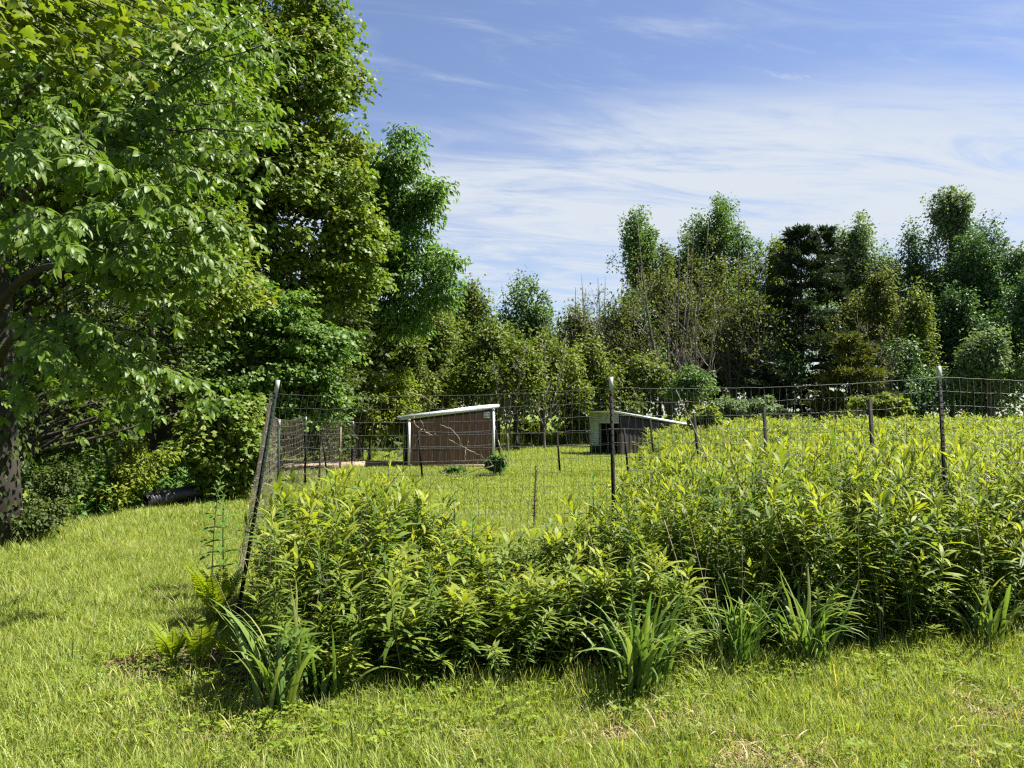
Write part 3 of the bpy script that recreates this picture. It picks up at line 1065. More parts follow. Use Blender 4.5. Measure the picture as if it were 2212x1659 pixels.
def brown_shed():
    p = G(410, 467.5)
    t = thing('shed', 'dark brown ribbed shed with white corner trim and sloping pale metal roof', 'shed', (p[0], p[1], 0), math.radians(12))
    L, D, hl, hr = 2.55, 2.1, 1.54, 1.86
    n = 3
    hs = np.linspace(hl, hr, n + 1)
    for i in range(n):
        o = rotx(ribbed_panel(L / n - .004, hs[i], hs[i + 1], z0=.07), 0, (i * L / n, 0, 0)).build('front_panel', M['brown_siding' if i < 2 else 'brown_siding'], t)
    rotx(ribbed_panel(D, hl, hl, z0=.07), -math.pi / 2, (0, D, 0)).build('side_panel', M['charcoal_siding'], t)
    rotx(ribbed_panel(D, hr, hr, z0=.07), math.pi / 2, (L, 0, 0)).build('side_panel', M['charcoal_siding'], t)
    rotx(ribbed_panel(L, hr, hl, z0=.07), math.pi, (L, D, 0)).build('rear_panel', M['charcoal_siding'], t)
    MB().box((L / 2, D / 2, .04), (L - .03, D - .03, .1)).build('base_skid', M['weathered_wood'], t)
    # dark strip that stands in for the eave's shadow along the front wall
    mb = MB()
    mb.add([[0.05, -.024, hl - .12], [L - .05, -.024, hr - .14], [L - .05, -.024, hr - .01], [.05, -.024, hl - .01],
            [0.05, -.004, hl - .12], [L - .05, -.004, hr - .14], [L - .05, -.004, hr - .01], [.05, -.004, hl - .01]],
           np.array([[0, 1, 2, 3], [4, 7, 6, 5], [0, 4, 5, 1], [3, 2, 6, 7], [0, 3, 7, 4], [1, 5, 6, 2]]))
    mb.build('eave_shade_strip', M['charcoal_siding'], t)
    for zz, i in ((.52, 0), (1.05, 1)):
        MB().box((L / 2, -.0215, zz), (L - .09, .004, .012)).build('seam_strip', M['charcoal_siding'], t)
    for x, h in ((-.035, hl), (L + .035, hr)):
        MB().box((x, -.012, h / 2 + .03), (.075, .06, h - .07)).build('corner_trim', M['white_trim'], t)
    MB().box((-.035, D + .01, hl / 2 + .03), (.06, .06, hl - .07)).build('corner_trim', M['white_trim'], t)
    # roof
    sl = (hr - hl) / L
    x0, x1, y0, y1 = -.26, L + .18, -.07, D + .2
    zr = lambda x: hl + sl * x
    mb = MB()
    xs = np.linspace(x0, x1, 2)
    th = .035
    mb.add([[x, y, zr(x) + dz] for x in (x0, x1) for y in (y0, y1) for dz in (.005, th)],
           np.array([[0, 1, 3, 2], [4, 6, 7, 5], [0, 4, 5, 1], [2, 3, 7, 6], [0, 2, 6, 4], [1, 5, 7, 3]]))
    roof = mb.build('roof', M['metal_roof'], t)
    for k in range(9):
        y = y0 + .1 + k * (y1 - y0 - .2) / 8
        MB().add([[x, y + dy, zr(x) + th + dz] for x in (x0, x1) for dy in (-.02, .02) for dz in (.001, .022)],
                 np.array([[0, 1, 3, 2], [4, 6, 7, 5], [0, 4, 5, 1], [2, 3, 7, 6], [0, 2, 6, 4], [1, 5, 7, 3]])).build('roof_rib', M['metal_roof'], roof)
    MB().add([[x, y, zr(x) + dz] for x in (x0 - .004, x1 + .004) for y in (y0 - .03, y0 - .003) for dz in (-.06, .055)],
             np.array([[0, 1, 3, 2], [4, 6, 7, 5], [0, 4, 5, 1], [2, 3, 7, 6], [0, 2, 6, 4], [1, 5, 7, 3]])).build('fascia', M['white_trim'], roof)
    MB().box((x1 + .018, (y0 + y1) / 2, zr(x1) - .01), (.028, y1 - y0, .10)).build('fascia', M['white_trim'], roof)
    MB().box((x0 - .018, (y0 + y1) / 2, zr(x0) - .01), (.028, y1 - y0, .09)).build('fascia', M['white_trim'], roof)
    # small white louvred vent
    vx, vz = 2.37, 1.60
    v = MB()
    for dx, dz, w, h in ((0, .085, .20, .022), (0, -.085, .20, .022), (-.09, 0, .022, .15), (.09, 0, .022, .15)):
        v.box((vx + dx, -.035, vz + dz), (w, .03, h))
    vent = v.build('vent', M['white_trim'], t)
    MB().box((vx, -.026, vz), (.17, .012, .15)).build('vent_backing', M['pale_stone'], vent)
    for k in range(4):
        MB().box((vx, -.037, vz - .055 + k * .037), (.155, .014, .015)).build('slat', M['white_trim'], vent)
    MB().box((vx, -.046, vz), (.014, .006, .148)).build('slat', M['white_trim'], vent)


def open_shed():
    p = G(619, 456)
    ang = math.radians(30)
    t = thing('open_shed', 'low open-fronted shed with grey-green lap siding, dark side wall and white roof edge', 'shed', (p[0], p[1], 0), ang)
    L, Wd, h0, h1 = 4.2, 1.9, 1.66, 1.10
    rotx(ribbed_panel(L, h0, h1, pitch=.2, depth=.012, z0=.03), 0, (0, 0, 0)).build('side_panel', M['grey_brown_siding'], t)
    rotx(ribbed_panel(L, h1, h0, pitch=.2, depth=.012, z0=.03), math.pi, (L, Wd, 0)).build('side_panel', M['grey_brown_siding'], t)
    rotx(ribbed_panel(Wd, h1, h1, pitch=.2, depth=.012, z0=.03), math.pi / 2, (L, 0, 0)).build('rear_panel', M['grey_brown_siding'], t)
    # header boards over the opening, then boards of the short front wall
    nb = 4
    for k in range(nb):
        z = 1.27 + k * .095
        M3 = Matrix.Rotation(math.radians(-7), 3, 'Y')
        b = MB().box((0, 0, 0), (.018, Wd + .04, .105), M3)
        rotx(b, 0, (-.03, Wd / 2, z + .05)).build('siding_board', M['lap_siding'], t)
    for k in range(10):
        z = .36 + k * .092
        b = MB().box((0, 0, 0), (.018, .62, .102), Matrix.Rotation(math.radians(-7), 3, 'Y'))
        rotx(b, 0, (-.028, Wd - .31, z + .05)).build('siding_board', M['lap_siding'], t)
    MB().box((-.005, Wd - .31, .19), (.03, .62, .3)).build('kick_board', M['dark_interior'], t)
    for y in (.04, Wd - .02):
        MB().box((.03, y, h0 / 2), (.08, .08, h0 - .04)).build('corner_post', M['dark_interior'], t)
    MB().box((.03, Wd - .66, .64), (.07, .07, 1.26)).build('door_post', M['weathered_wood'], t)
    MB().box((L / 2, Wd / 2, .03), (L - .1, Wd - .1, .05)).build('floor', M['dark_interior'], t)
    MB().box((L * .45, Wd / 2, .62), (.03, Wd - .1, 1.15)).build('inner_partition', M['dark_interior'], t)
    sl = (h1 - h0) / L
    x0, x1 = -.32, L + .28
    zr = lambda x: h0 + sl * x
    Q = np.array([[0, 1, 3, 2], [4, 6, 7, 5], [0, 4, 5, 1], [2, 3, 7, 6], [0, 2, 6, 4], [1, 5, 7, 3]])
    roof = MB().add([[x, y, zr(x) + dz] for x in (x0, x1) for y in (-.12, Wd + .12) for dz in (.005, .045)], Q).build('roof', M['lap_siding'], t)
    MB().add([[x, y, zr(x) + dz] for x in (x0 - .003, x1) for y in (-.15, -.124) for dz in (-.03, .065)], Q).build('fascia', M['white_trim'], roof)
    MB().box((x0 - .016, Wd / 2, zr(x0) + .02), (.024, Wd + .24, .06)).build('fascia', M['lap_siding'], roof)


brown_shed()
open_shed()


def drain_pipe():
    a, b = np.array([-6.22, 13.1, .13]), np.array([-5.80, 14.3, .16])
    t = thing('drain_pipe', 'black corrugated plastic drain pipe lying in the weeds at the lawn edge', 'pipe', (a[0], a[1], 0))
    n = 90
    u = np.linspace(0, 1, n)
    P = a + (b - a) * u[:, None] + np.stack([.05 * np.sin(u * 3), np.zeros(n), .03 * np.sin(u * 2.5)], -1)
    rad = .125 + .014 * np.where((np.arange(n) % 4) < 2, 1, -1)
    MB().tube(P, rad, k=20, cap=False).build('pipe_wall', M['black_plastic'], t, (a[0], a[1], 0))
    MB().tube(P, rad - .03, k=20, cap=False).build('pipe_lining', M['black_plastic'], t, (a[0], a[1], 0))


drain_pipe()

# ------------------------------------------------------------------ fences
def t_post(parent, off, foot, top, mat, tip=.0, w=.031, studs=True, tipmat='post_white'):
    """steel T-post: flat flange, web behind it and a row of studs"""
    foot, top = np.asarray(foot, float), np.asarray(top, float)
    ax = nrm(top - foot)
    L = np.linalg.norm(top - foot)
    x = nrm(np.cross(np.array([0, 1.0, 0]), ax))
    y = np.cross(ax, x)
    R = np.stack([x, y, ax], -1)

    def shape(z0, z1, g):
        mb = MB()
        mb.box((0, 0, (z0 + z1) / 2), (w + g, .006 + g, z1 - z0))
        mb.box((0, w * .45 + .003, (z0 + z1) / 2), (.006 + g, w * .9, z1 - z0))
        return mb

    mb = shape(-.1, L - tip, 0)
    if studs:
        z = .06
        while z < L - tip:
            mb.box((0, -.006, z), (w * .34, .012, .016))
            z += .055
    mb.V = [v @ R.T + foot for v in mb.V]
    o = mb.build('post', M[mat], parent, off)
    if tip:
        mb = shape(L - tip, L, .003)
        mb.V = [v @ R.T + foot for v in mb.V]
        mb.build('painted_tip', M[tipmat], o, off)
    return o


def wire_net(parent, off, feet, tops, dx, dz, rad, mat, seed, sag=.03, noise=.006, ztop=None, skip=0.0):
    """welded wire hung from post to post; feet and tops give its lower and upper edge at each post"""
    r = np.random.default_rng(seed)
    feet, tops = np.array(feet, float), np.array(tops, float)
    mb = MB()
    seg = np.linalg.norm(np.diff(feet, axis=0), axis=1)
    s = np.concatenate([[0], np.cumsum(seg)])
    nx = max(2, int(s[-1] / dx))
    u = np.linspace(0, s[-1], nx)
    lo = np.stack([np.interp(u, s, feet[:, q]) for q in range(3)], -1)
    hi = np.stack([np.interp(u, s, tops[:, q]) for q in range(3)], -1)
    k = np.clip(np.searchsorted(s, u) - 1, 0, len(seg) - 1)
    f = (u - s[k]) / seg[k]
    sg = sag * 4 * f * (1 - f) * r.uniform(.6, 1.3, len(seg))[k]
    H = np.mean(np.linalg.norm(tops - feet, axis=1))
    nz = int(H / dz) + 1
    g = np.linspace(0, 1, nz)
    P = lo[:, None, :] * (1 - g)[None, :, None] + hi[:, None, :] * g[None, :, None]
    wave = np.stack([np.zeros((nx, nz)), np.sin(u[:, None] * 1.9 + g[None] * 3) * .012 + np.sin(u[:, None] * 5.1) * .006, -sg[:, None] * g[None]], -1)
    P = P + wave + r.normal(size=P.shape) * noise * np.array([1, .6, .4])
    for i in range(nx):
        if r.uniform() < skip:
            continue
        mb.tube(P[i], rad, k=3, cap=False)
    for j in range(nz):
        mb.tube(P[:, j], rad * 1.15, k=3, cap=False)
    return mb.build('wire_mesh', M[mat], parent, off, kind='stuff')


N0 = G(238, 613)
N1 = W(278, 380, N0[1] + .1)
MX = np.array([(612 - 512) / F * 6.35, 6.35, 0])
RX = np.array([(941 - 512) / F * 6.55, 6.55, 0])
EX = np.array([6.9, 6.75, 0])


def near_fence():
    off = N0
    t = thing('wire_fence', 'near welded wire fence on dark T-posts standing in the tall weeds', 'fence', off)
    t_post(t, off, N0, N1, 'post_green', .11)['label'] = 'leaning green steel corner post with white painted tip'
    t_post(t, off, MX + [.02, 0, 0], W(611, 377, 6.35), 'post_dark', .11)
    t_post(t, off, RX + [.05, 0, 0], W(939, 366, 6.55), 'post_dark', .12)
    t_post(t, off, EX, EX + [0, 0, 2.0], 'post_dark', .13)
    fy = -.025
    tm = W(611, 388, 6.35)
    tr = W(939, 377, 6.55)
    wire_net(t, off, [N0 + [.02, fy, .03], MX + [0, fy, .03], RX + [0, fy, .03], EX + [0, fy, .03]],
             [N1 + [-.01, fy, -.12], tm + [0, fy, 0], tr + [0, fy, 0], EX + [0, fy, 1.9]], .060, .112, .0014, 'wire', 701, sag=.03)
    return t


near_fence()

SIDE = [G(278, 505), G(305, 487), np.array([-4.62, 18.6, 0]), np.array([-4.75, 20.0, 0]), np.array([-4.95, 22.3, 0]), np.array([-5.0, 24.2, 0]), np.array([-5.05, 26.3, 0])]


def side_fence():
    off = SIDE[0]
    t = thing('wire_fence', 'rusty wire fence running back from the leaning corner post towards the wood', 'fence', off)
    tops = []
    mats = ['post_grey_green', 'post_dark', 'weathered_wood', 'post_dark', 'weathered_wood', 'post_dark', 'weathered_wood']
    lean = [(.0, 0), (0, 0), (.04, 0), (-.25, 0), (.02, 0), (.03, 0), (-.05, 0)]
    hs = [1.52, 1.56, 1.46, 1.5, 1.42, 1.4, 1.36]
    for p, m, l, h in zip(SIDE, mats, lean, hs):
        tp = p + np.array([l[0], l[1], h])
        t_post(t, off, p, tp, m, .16, w=.045, studs=False)
        tops.append(tp)
    a0, a1 = N0 + np.array([-.10, .05, .02]), N1 + np.array([-.06, .05, -.10])
    q0 = a0 * .55 + (SIDE[0] + [0, 0, .02]) * .45
    q1 = a1 * .55 + (tops[0] + [0, 0, .1]) * .45 + np.array([-.12, 0, 0])
    wire_net(t, off, [a0, q0] + [p + [-.03, 0, .02] for p in SIDE], [a1, q1] + [tp + [-.03, 0, .02] for tp in tops], .062, .12, .0015, 'rusty_wire', 711, sag=.05, noise=.010)


side_fence()


def far_fence():
    pts = [(870, 9.3, 399), (764, 12.2, 407), (694, 15.6, 413), (650, 19.2, 418)]
    feet, tops = [], []
    off = base_at(870, 9.3)
    t = thing('wire_fence', 'line of thin dark posts running back through the meadow to the open shed', 'fence', off)
    for i, (px, d, ty) in enumerate(pts):
        f = base_at(px + (4, 3, 6, 5)[i], d)
        tp = W(px, ty, d)
        t_post(t, off, f, tp, 'post_dark', 0, w=.05, studs=False)
        feet.append(f + [0, 0, .05])
        tops.append(tp - [0, 0, .1])
    wire_net(t, off, feet, tops, .20, .22, .0026, 'wire', 721, sag=.05)
    off = base_at(423, 19.3)
    t = thing('wire_fence', 'row of short dark stakes across the mown grass in front of the brown shed', 'fence', off)
    feet, tops = [], []
    for px, d, ty, lx in ((423, 19.3, 431, -5), (503, 21, 430, -7), (560, 20.4, 432, -3), (612, 20, 428, 1), (628, 19.6, 428, -4)):
        f = base_at(px, d)
        tp = W(px + lx, ty, d)
        t_post(t, off, f, tp, 'post_dark', 0, w=.05, studs=False)
        feet.append(f + [0, 0, .05])
        tops.append(tp)
    wire_net(t, off, feet, tops, .30, .30, .0022, 'wire', 731, sag=.05)


far_fence()


def dead_vines():
    """pale dry vine stems caught in the near fence wire"""
    r = np.random.default_rng(740)
    y = 6.28
    runs = [
        [(418, 432), (424, 428), (421, 420)], [(421, 428), (417, 442), (411, 452)], [(419, 428), (415, 424), (414, 416)], [(424, 430), (430, 436), (436, 434)],
        [(440, 426), (455, 430), (462, 446)], [(448, 440), (458, 444), (466, 449)], [(466, 449), (468, 446), (468, 441)], [(466, 449), (482, 456), (494, 466)], [(466, 449), (464, 460), (465, 471)],
        [(494, 466), (470, 472), (455, 478)], [(498, 440), (505, 458), (510, 465)], [(405, 392), (422, 395), (434, 404)], [(386, 492), (395, 478), (408, 466)], [(440, 470), (452, 478), (460, 480)],
    ]
    t = thing('dead_vine', 'pale dry vine stems caught in the wire in front of the brown shed', 'vine', (0, y, 0))
    for k, pp in enumerate(runs):
        P = np.array([W(a, b, y + r.uniform(-.03, .03)) for a, b in pp])
        B = bez(P[0], P[1] * 1.6 - (P[0] + P[2]) * .3, P[2], 10) + r.normal(size=(10, 3)) * .004
        MB().tube(B, np.linspace(.0045, .0022, 10), k=5).build('stem', M['dry_stem'], t, (0, y, 0))


dead_vines()

# ------------------------------------------------------------------ the two trees hanging over the lawn close by
def frame_matrix(pos, axis, normal, s):
    y = nrm(np.asarray(axis, float))
    x = nrm(np.cross(y, normal))
    z = np.cross(x, y)
    m = np.eye(4)
    m[:3, 0], m[:3, 1], m[:3, 2], m[:3, 3] = x * s, y * s, z * s, pos
    return Matrix(m.tolist())


def compound_leaf(seed):
    """pinnate leaf: a stalk with five to seven leaflets that get larger to the tip; length about 1"""
    r = np.random.default_rng(seed)
    mb = MB()
    n = 5 if seed % 3 else 7
    S = bez([0, 0, 0], [0, .4, .05], [0, .62, -.06], 6)
    mb.tube(S, np.linspace(.012, .006, 6), k=3, v=.3, cap=False)
    k = (n - 1) // 2
    for i in range(k):
        f = (.35 + .65 * (i + .6) / k)
        b = np.array([np.interp(f, np.linspace(0, 1, 6), S[:, q]) for q in range(3)])
        L = .34 + .12 * i / max(1, k - 1)
        for sgn in (-1, 1):
            a = math.radians(58 - 12 * i / k + r.uniform(-8, 8))
            ax = np.array([sgn * math.sin(a), math.cos(a), -.30 + r.uniform(-.15, .1)])
            V, T, v = scatter_leaves(T_oval(r.uniform(.42, .52), .10, .22), b[None], ax[None], np.array([[sgn * .25, 0, 1.0]]) + r.normal(size=(1, 3)) * .15, L * r.uniform(.9, 1.1), r.uniform(.25, .75))
            mb.add(V, T, v)
    V, T, v = scatter_leaves(T_oval(.48, .10, .3), S[-1][None], np.array([[r.normal(0, .1), 1, -.35]]), np.array([[0, .3, 1.0]]), .48, r.uniform(.3, .8))
    mb.add(V, T, v)
    return mb


def near_hickory():
    r = np.random.default_rng(800)
    base = np.array([-6.22, 9.3, 0])
    t = thing('hickory_tree', 'large-leaved tree whose drooping leaf sprays hang over the lawn from a dark trunk', 'tree', base)
    top = base + np.array([-.2, .2, 8.5])
    tt = np.linspace(0, 1, 10)
    P = base + (top - base) * tt[:, None] + np.stack([.08 * np.sin(tt * 7), .08 * np.cos(tt * 6) - .08, np.zeros(10)], -1)
    P[0, 2] -= .15
    R = .23 * (1 - tt) ** .7 + .03
    R[0] *= 1.4
    MB().tube(P, R, k=12).build('trunk', M['dark_bark'], t, base, smooth=True)
    n = 2200
    uu, aa = r.uniform(.0, .62, n), r.uniform(0, 6.28, n)
    pc = np.stack([np.interp(uu, tt, P[:, q]) for q in range(3)], -1)
    rd = np.interp(uu, tt, R) + r.uniform(.0, .22, n)
    od = np.stack([np.cos(aa), np.sin(aa), np.zeros(n)], -1)
    V, T, v = scatter_leaves(DIAM, pc + od * rd[:, None], nrm(od * .3 + [0, 0, -1] + r.normal(size=(n, 3)) * .4), nrm(od + [0, 0, .4] + r.normal(size=(n, 3)) * .4), .085 * r.uniform(.6, 1.3, n), np.clip(r.normal(.35, .2, n), 0, 1))
    link('climbing_vine', mesh_np('climbing_vine', V - base, T, M['undergrowth_leaf'], v), t, kind='stuff')
    ends = [  # px, py in the 2212 view, depth
        (600, 85, 5.6), (575, 45, 5.8), (500, 130, 5.8), (540, 20, 6.0), (450, 40, 6.0), (420, 110, 6.2), (590, 290, 6.2), (595, 350, 6.0), (520, 330, 5.9), (450, 290, 5.6), (560, 400, 6.3), (540, 480, 6.2),
        (480, 450, 5.6), (400, 440, 5.2), (330, 400, 5.0), (250, 365, 4.9), (215, 360, 4.8), (420, 370, 5.4), (500, 570, 6.0), (450, 540, 5.6), (400, 565, 5.5), (345, 520, 5.3), (300, 470, 5.0), (235, 440, 4.9),
        (75, 470, 4.4), (35, 500, 4.3), (150, 470, 4.5), (145, 525, 4.4), (35, 315, 4.5), (60, 280, 4.6), (430, 835, 6.2), (460, 850, 6.2), (385, 810, 6.0), (330, 870, 6.0), (285, 800, 5.8), (250, 745, 5.6),
        (205, 705, 5.4), (115, 740, 5.3), (95, 770, 5.2), (150, 800, 5.5), (325, 890, 6.0), (200, 560, 5.6), (170, 300, 5.6), (120, 230, 5.8), (250, 250, 5.8), (330, 215, 5.9), (400, 230, 5.9), (310, 640, 5.9),
        (365, 650, 6.0), (430, 620, 6.1), (360, 300, 5.9), (300, 330, 5.6), (560, 230, 6.4), (500, 210, 6.3), (620, 270, 6.6), (480, 390, 6.0), (470, 600, 6.3), (390, 690, 6.4), (330, 740, 6.2), (200, 820, 6.0), (60, 860, 5.8), (340, 580, 5.7), (270, 560, 5.4), (510, 500, 6.3),
    ]
    hubs = [np.array([-4.4, 7.4, 5.0]), np.array([-4.0, 7.0, 3.9]), np.array([-4.2, 7.2, 3.0]), np.array([-4.5, 7.2, 2.35]), np.array([-4.7, 6.8, 3.4])]
    for i, h in enumerate(hubs):
        f = (.56, .43, .33, .25, .36)[i]
        s = np.array([np.interp(f, tt, P[:, q]) for q in range(3)])
        MB().tube(bez(s, (s + h) / 2 + [0, 0, .35], h, 9), np.linspace(.055, .025, 9), k=8).build('limb', M['dark_bark'], t, base, smooth=True)
    twig = MB()
    leaves = []
    for px, py, d in ends:
        E = Wp(px, py, d)
        hd = [np.linalg.norm((E - h) * [1, 1, 1.6]) for h in hubs]
        h = hubs[int(np.argmin(hd))]
        B = bez(h, (h + E) / 2 + [r.normal(0, .12), r.normal(0, .12), .28], E, 10) + np.concatenate([[[0, 0, 0]], r.normal(size=(8, 3)) * .018, [[0, 0, 0]]])
        twig.tube(B, np.linspace(.013, .004, 10), k=5)
        D = nrm(B[-1] - B[-3])
        nleaf = r.integers(18, 26)
        for q in range(nleaf):
            u = 1 - .62 * (q / nleaf) ** 1.1
            p = np.array([np.interp(u, np.linspace(0, 1, 10), B[:, c]) for c in range(3)])
            a = q * 2.4 + r.uniform(-.4, .4)
            side = np.array([math.cos(a), math.sin(a) * .8, .25 * math.sin(a * 1.7)])
            ax = nrm(D * .55 + side * .8 + np.array([.1, -.1, -.28 + r.uniform(-.2, .15)]))
            nm = nrm(np.array([0.2, -.15, .95]) + r.normal(size=3) * .36)
            s = r.uniform(.13, .225) * (.75 if q == 0 else 1)
            leaves.append((np.linalg.norm(p - [0, 0, EYE]), p, ax, nm, s))
    twig.build('branches', M['dark_bark'], t, base, kind='stuff')
    # more sprays deeper in the crown, in the shade of the outer ones
    for i in range(620):
        b = r.integers(0, len(ends))
        E = Wp(ends[b][0] - r.uniform(0, 190), ends[b][1] + r.uniform(-60, 60), ends[b][2] + r.uniform(.5, 1.9))
        a = r.uniform(0, 6.28)
        leaves.append((99 + i, E, nrm(np.array([math.cos(a), math.sin(a), -.35])), nrm(np.array([0, 0, 1.0]) + r.normal(size=3) * .35), r.uniform(.13, .21)))
    protos = [compound_leaf(k) for k in range(810, 818)]
    meshes = [p.mesh('leaf', M['hickory_leaf']) for p in protos]
    arrs = [p.arrays() for p in protos]
    leaves.sort(key=lambda L: L[0])
    rest = MB()
    for i, (_, p, ax, nm, s) in enumerate(leaves):
        m = frame_matrix(p - base, ax, nm, s)
        k = r.integers(0, len(meshes))
        if i < 300:
            o = link('leaf', meshes[k], t)
            o.matrix_local = m
        else:
            V, T, v = arrs[k]
            mm = np.array(m)
            rest.add(V @ mm[:3, :3].T + mm[:3, 3], T, np.clip(v + r.normal(0, .12), 0, 1))
    rest.build('foliage', M['hickory_leaf'], t, kind='stuff')
    blobs = [(-5.3, 9.5, 5.2, 1.8, 2.2, 1.6), (-4.3, 9.6, 5.5, 1.3, 1.3, 1.0), (-5.6, 8.2, 6.6, 2.0, 2.0, 1.5), (-4.0, 9.3, 5.9, 1.2, 1.6, 1.1), (-7.2, 9.6, 5.6, 2.0, 2.4, 2.2), (-5.6, 11.2, 6.6, 1.5, 1.6, 1.3)]
    (V, T, v), _c = crown_arrays(r, blobs, 210, 95, .42, T_oval(.5, .1, .25, 2), .115, flat=.4, droop=.5)
    link('crown', mesh_np('crown', V - base, T, M['hickory_leaf'], v), t, kind='stuff')


near_hickory()


def near_maple():
    r = np.random.default_rng(830)
    base = np.array([-6.6, 4.2, 0])
    t = thing('maple_tree', 'yellow-green maple bough reaching in at the top corner', 'tree', base)
    hub = np.array([-3.9, 4.6, 4.6])
    s = base + [0, 0, 3.4]
    MB().tube(np.array([base - [0, 0, .15], base + [0.05, 0, 2], s, s + [-.1, .1, 2.5]]), [.2, .15, .13, .05], k=10).build('trunk', M['dark_bark'], t, base, smooth=True)
    MB().tube(bez(s, (s + hub) / 2 + [0, 0, .5], hub, 8), np.linspace(.08, .03, 8), k=8).build('limb', M['dark_bark'], t, base, smooth=True)
    ends = [(20, 60, 4.0), (90, 90, 4.1), (160, 60, 4.2), (230, 110, 4.3), (290, 80, 4.4), (330, 150, 4.5), (180, 140, 4.2), (110, 30, 4.2), (250, 30, 4.4), (40, 110, 3.9), (300, 20, 4.6), (350, 70, 4.7), (400, 50, 4.8), (200, 0, 4.4), (120, 140, 4.1), (60, 0, 4.2), (270, 170, 4.4), (225, 200, 4.4), (0, 20, 4.0), (160, -60, 4.5), (320, -50, 4.8), (380, -20, 4.8), (60, -90, 4.4)]
    tw = MB()
    L = []
    for px, py, d in ends:
        E = Wp(px, py, d)
        B = bez(hub, (hub + E) / 2 + [0, 0, .12], E, 7)
        tw.tube(B, np.linspace(.014, .004, 7), k=4)
        for q in range(58):
            u = 1 - .55 * r.uniform() ** 1.3
            p = np.array([np.interp(u, np.linspace(0, 1, 7), B[:, c]) for c in range(3)]) + r.normal(size=3) * [.09, .09, .05]
            a = r.uniform(0, 6.28)
            ax = nrm(np.array([math.cos(a) + .5, math.sin(a), -.55]))
            nm = nrm(np.array([.2, -.15, .9]) + r.normal(size=3) * .42)
            L.append((np.linalg.norm(p - [0, 0, EYE]), p, ax, nm, r.uniform(.045, .085)))
    tw.build('branches', M['dark_bark'], t, base, kind='stuff')
    L.sort(key=lambda e: e[0])
    ms = []
    for k in range(6):
        V, T = MAPLE
        ms.append(mesh_np('leaf', V, T, M['near_maple_leaf'], np.full(len(V), .15 + .14 * k)))
    rest = MB()
    for i, (_, p, ax, nm, s) in enumerate(L):
        m = frame_matrix(p - base, ax, nm, s)
        if i < 300:
            link('leaf', ms[r.integers(0, 6)], t).matrix_local = m
        else:
            mm = np.array(m)
            rest.add(MAPLE[0] @ mm[:3, :3].T + mm[:3, 3], MAPLE[1], r.uniform(.1, .9))
    rest.build('foliage', M['near_maple_leaf'], t, kind='stuff')


near_maple()

# ------------------------------------------------------------------ weeds
BED = np.array([(-4.0, 6.2), (-3.0, 5.5), (-2.4, 5.1), (-1.9, 4.62), (-1.25, 4.15), (-.28, 4.45), (.72, 4.6), (1.31, 4.85), (2.94, 5.2), (3.6, 5.4), (6, 5.8), (9, 6.2)])


def bed_front(x):
    return np.interp(x, BED[:, 0], BED[:, 1])


def weed_height(x, y):
    return np.interp(x, [-2.4, -1.6, -1.0, -.4, .4, .9, 1.5, 2.2, 5], [.75, 1.0, 1.02, .72, .70, .96, 1.16, 1.24, 1.24])


def gold_layout(r, n=52, lmul=1.0, vshift=0.0, bare=.35, nod=.07, low=.10):
    """stem curve and leaf placements of one weed stalk of unit height"""
    top = np.array([r.normal(0, nod), r.normal(0, nod), 1.0])
    S = bez([0, 0, 0], [r.normal(0, .03), r.normal(0, .03), .62], top, 9)
    out = []
    for i in range(n):
        u = low + (1 - low) * (i + .5) / n
        if u < bare and r.uniform() < .68:
            continue
        if r.uniform() < .07:
            continue
        p = np.array([np.interp(u, np.linspace(0, 1, 9), S[:, q]) for q in range(3)])
        a = i * 2.399 + r.uniform(-.45, .45)
        el = math.radians(np.interp(u, [0, .5, .85, 1], [-12, 14, 34, 70]) + r.normal(0, 14))
        ax = np.array([math.cos(a) * math.cos(el), math.sin(a) * math.cos(el), math.sin(el)])
        nm = np.array([-math.cos(a) * math.sin(el), -math.sin(a) * math.sin(el), math.cos(el)]) + r.normal(size=3) * .28
        L = lmul * np.interp(u, [0, .3, .7, .93, 1], [.09, .15, .185, .16, .085]) * r.uniform(.5, 1.3)
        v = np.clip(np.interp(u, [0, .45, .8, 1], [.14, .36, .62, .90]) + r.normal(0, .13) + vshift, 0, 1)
        out.append((p, ax, nm, L, v, r.integers(0, 3)))
    return S, out


GT = [T_lance(.15, .38), T_lance(.135, .58), T_lance(.17, .20)]
#         leaves, leaf length, leaf width, colour shift, bare stem below, nod
KINDS = [(52, 1.0, 1.15, .06, .34, .07), (46, .88, 1.1, .06, .40, .10), (84, .55, .95, -.12, .22, .06), (40, 1.2, 1.4, .0, .42, .12), (96, .46, 1.1, -.20, .18, .08), (58, .78, 1.1, .14, .38, .06), (34, .95, 1.0, .02, .55, .16),
         (70, .66, 1.25, -.16, .25, .10), (48, 1.1, 1.0, .10, .36, .09), (60, .72, 1.0, -.06, .45, .18), (90, .50, .9, .04, .28, .07), (44, .92, 1.25, -.10, .35, .12), (54, .9, 1.1, .16, .40, .08), (38, .70, 1.5, -.22, .30, .14)]


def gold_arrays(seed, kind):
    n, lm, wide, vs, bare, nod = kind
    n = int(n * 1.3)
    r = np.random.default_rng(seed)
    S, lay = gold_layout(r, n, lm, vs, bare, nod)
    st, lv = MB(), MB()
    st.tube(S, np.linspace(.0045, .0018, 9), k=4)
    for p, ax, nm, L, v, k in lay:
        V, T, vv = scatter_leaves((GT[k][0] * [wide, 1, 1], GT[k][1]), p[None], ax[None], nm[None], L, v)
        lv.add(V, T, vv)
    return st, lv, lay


SRC = bpy.data.collections.new('scatter_sources')


def source_collection(name, meshes):
    c = bpy.data.collections.new(name)
    for i, me in enumerate(meshes):
        o = bpy.data.objects.new('%s_%02d' % (name, i), me)
        c.objects.link(o)
    return c


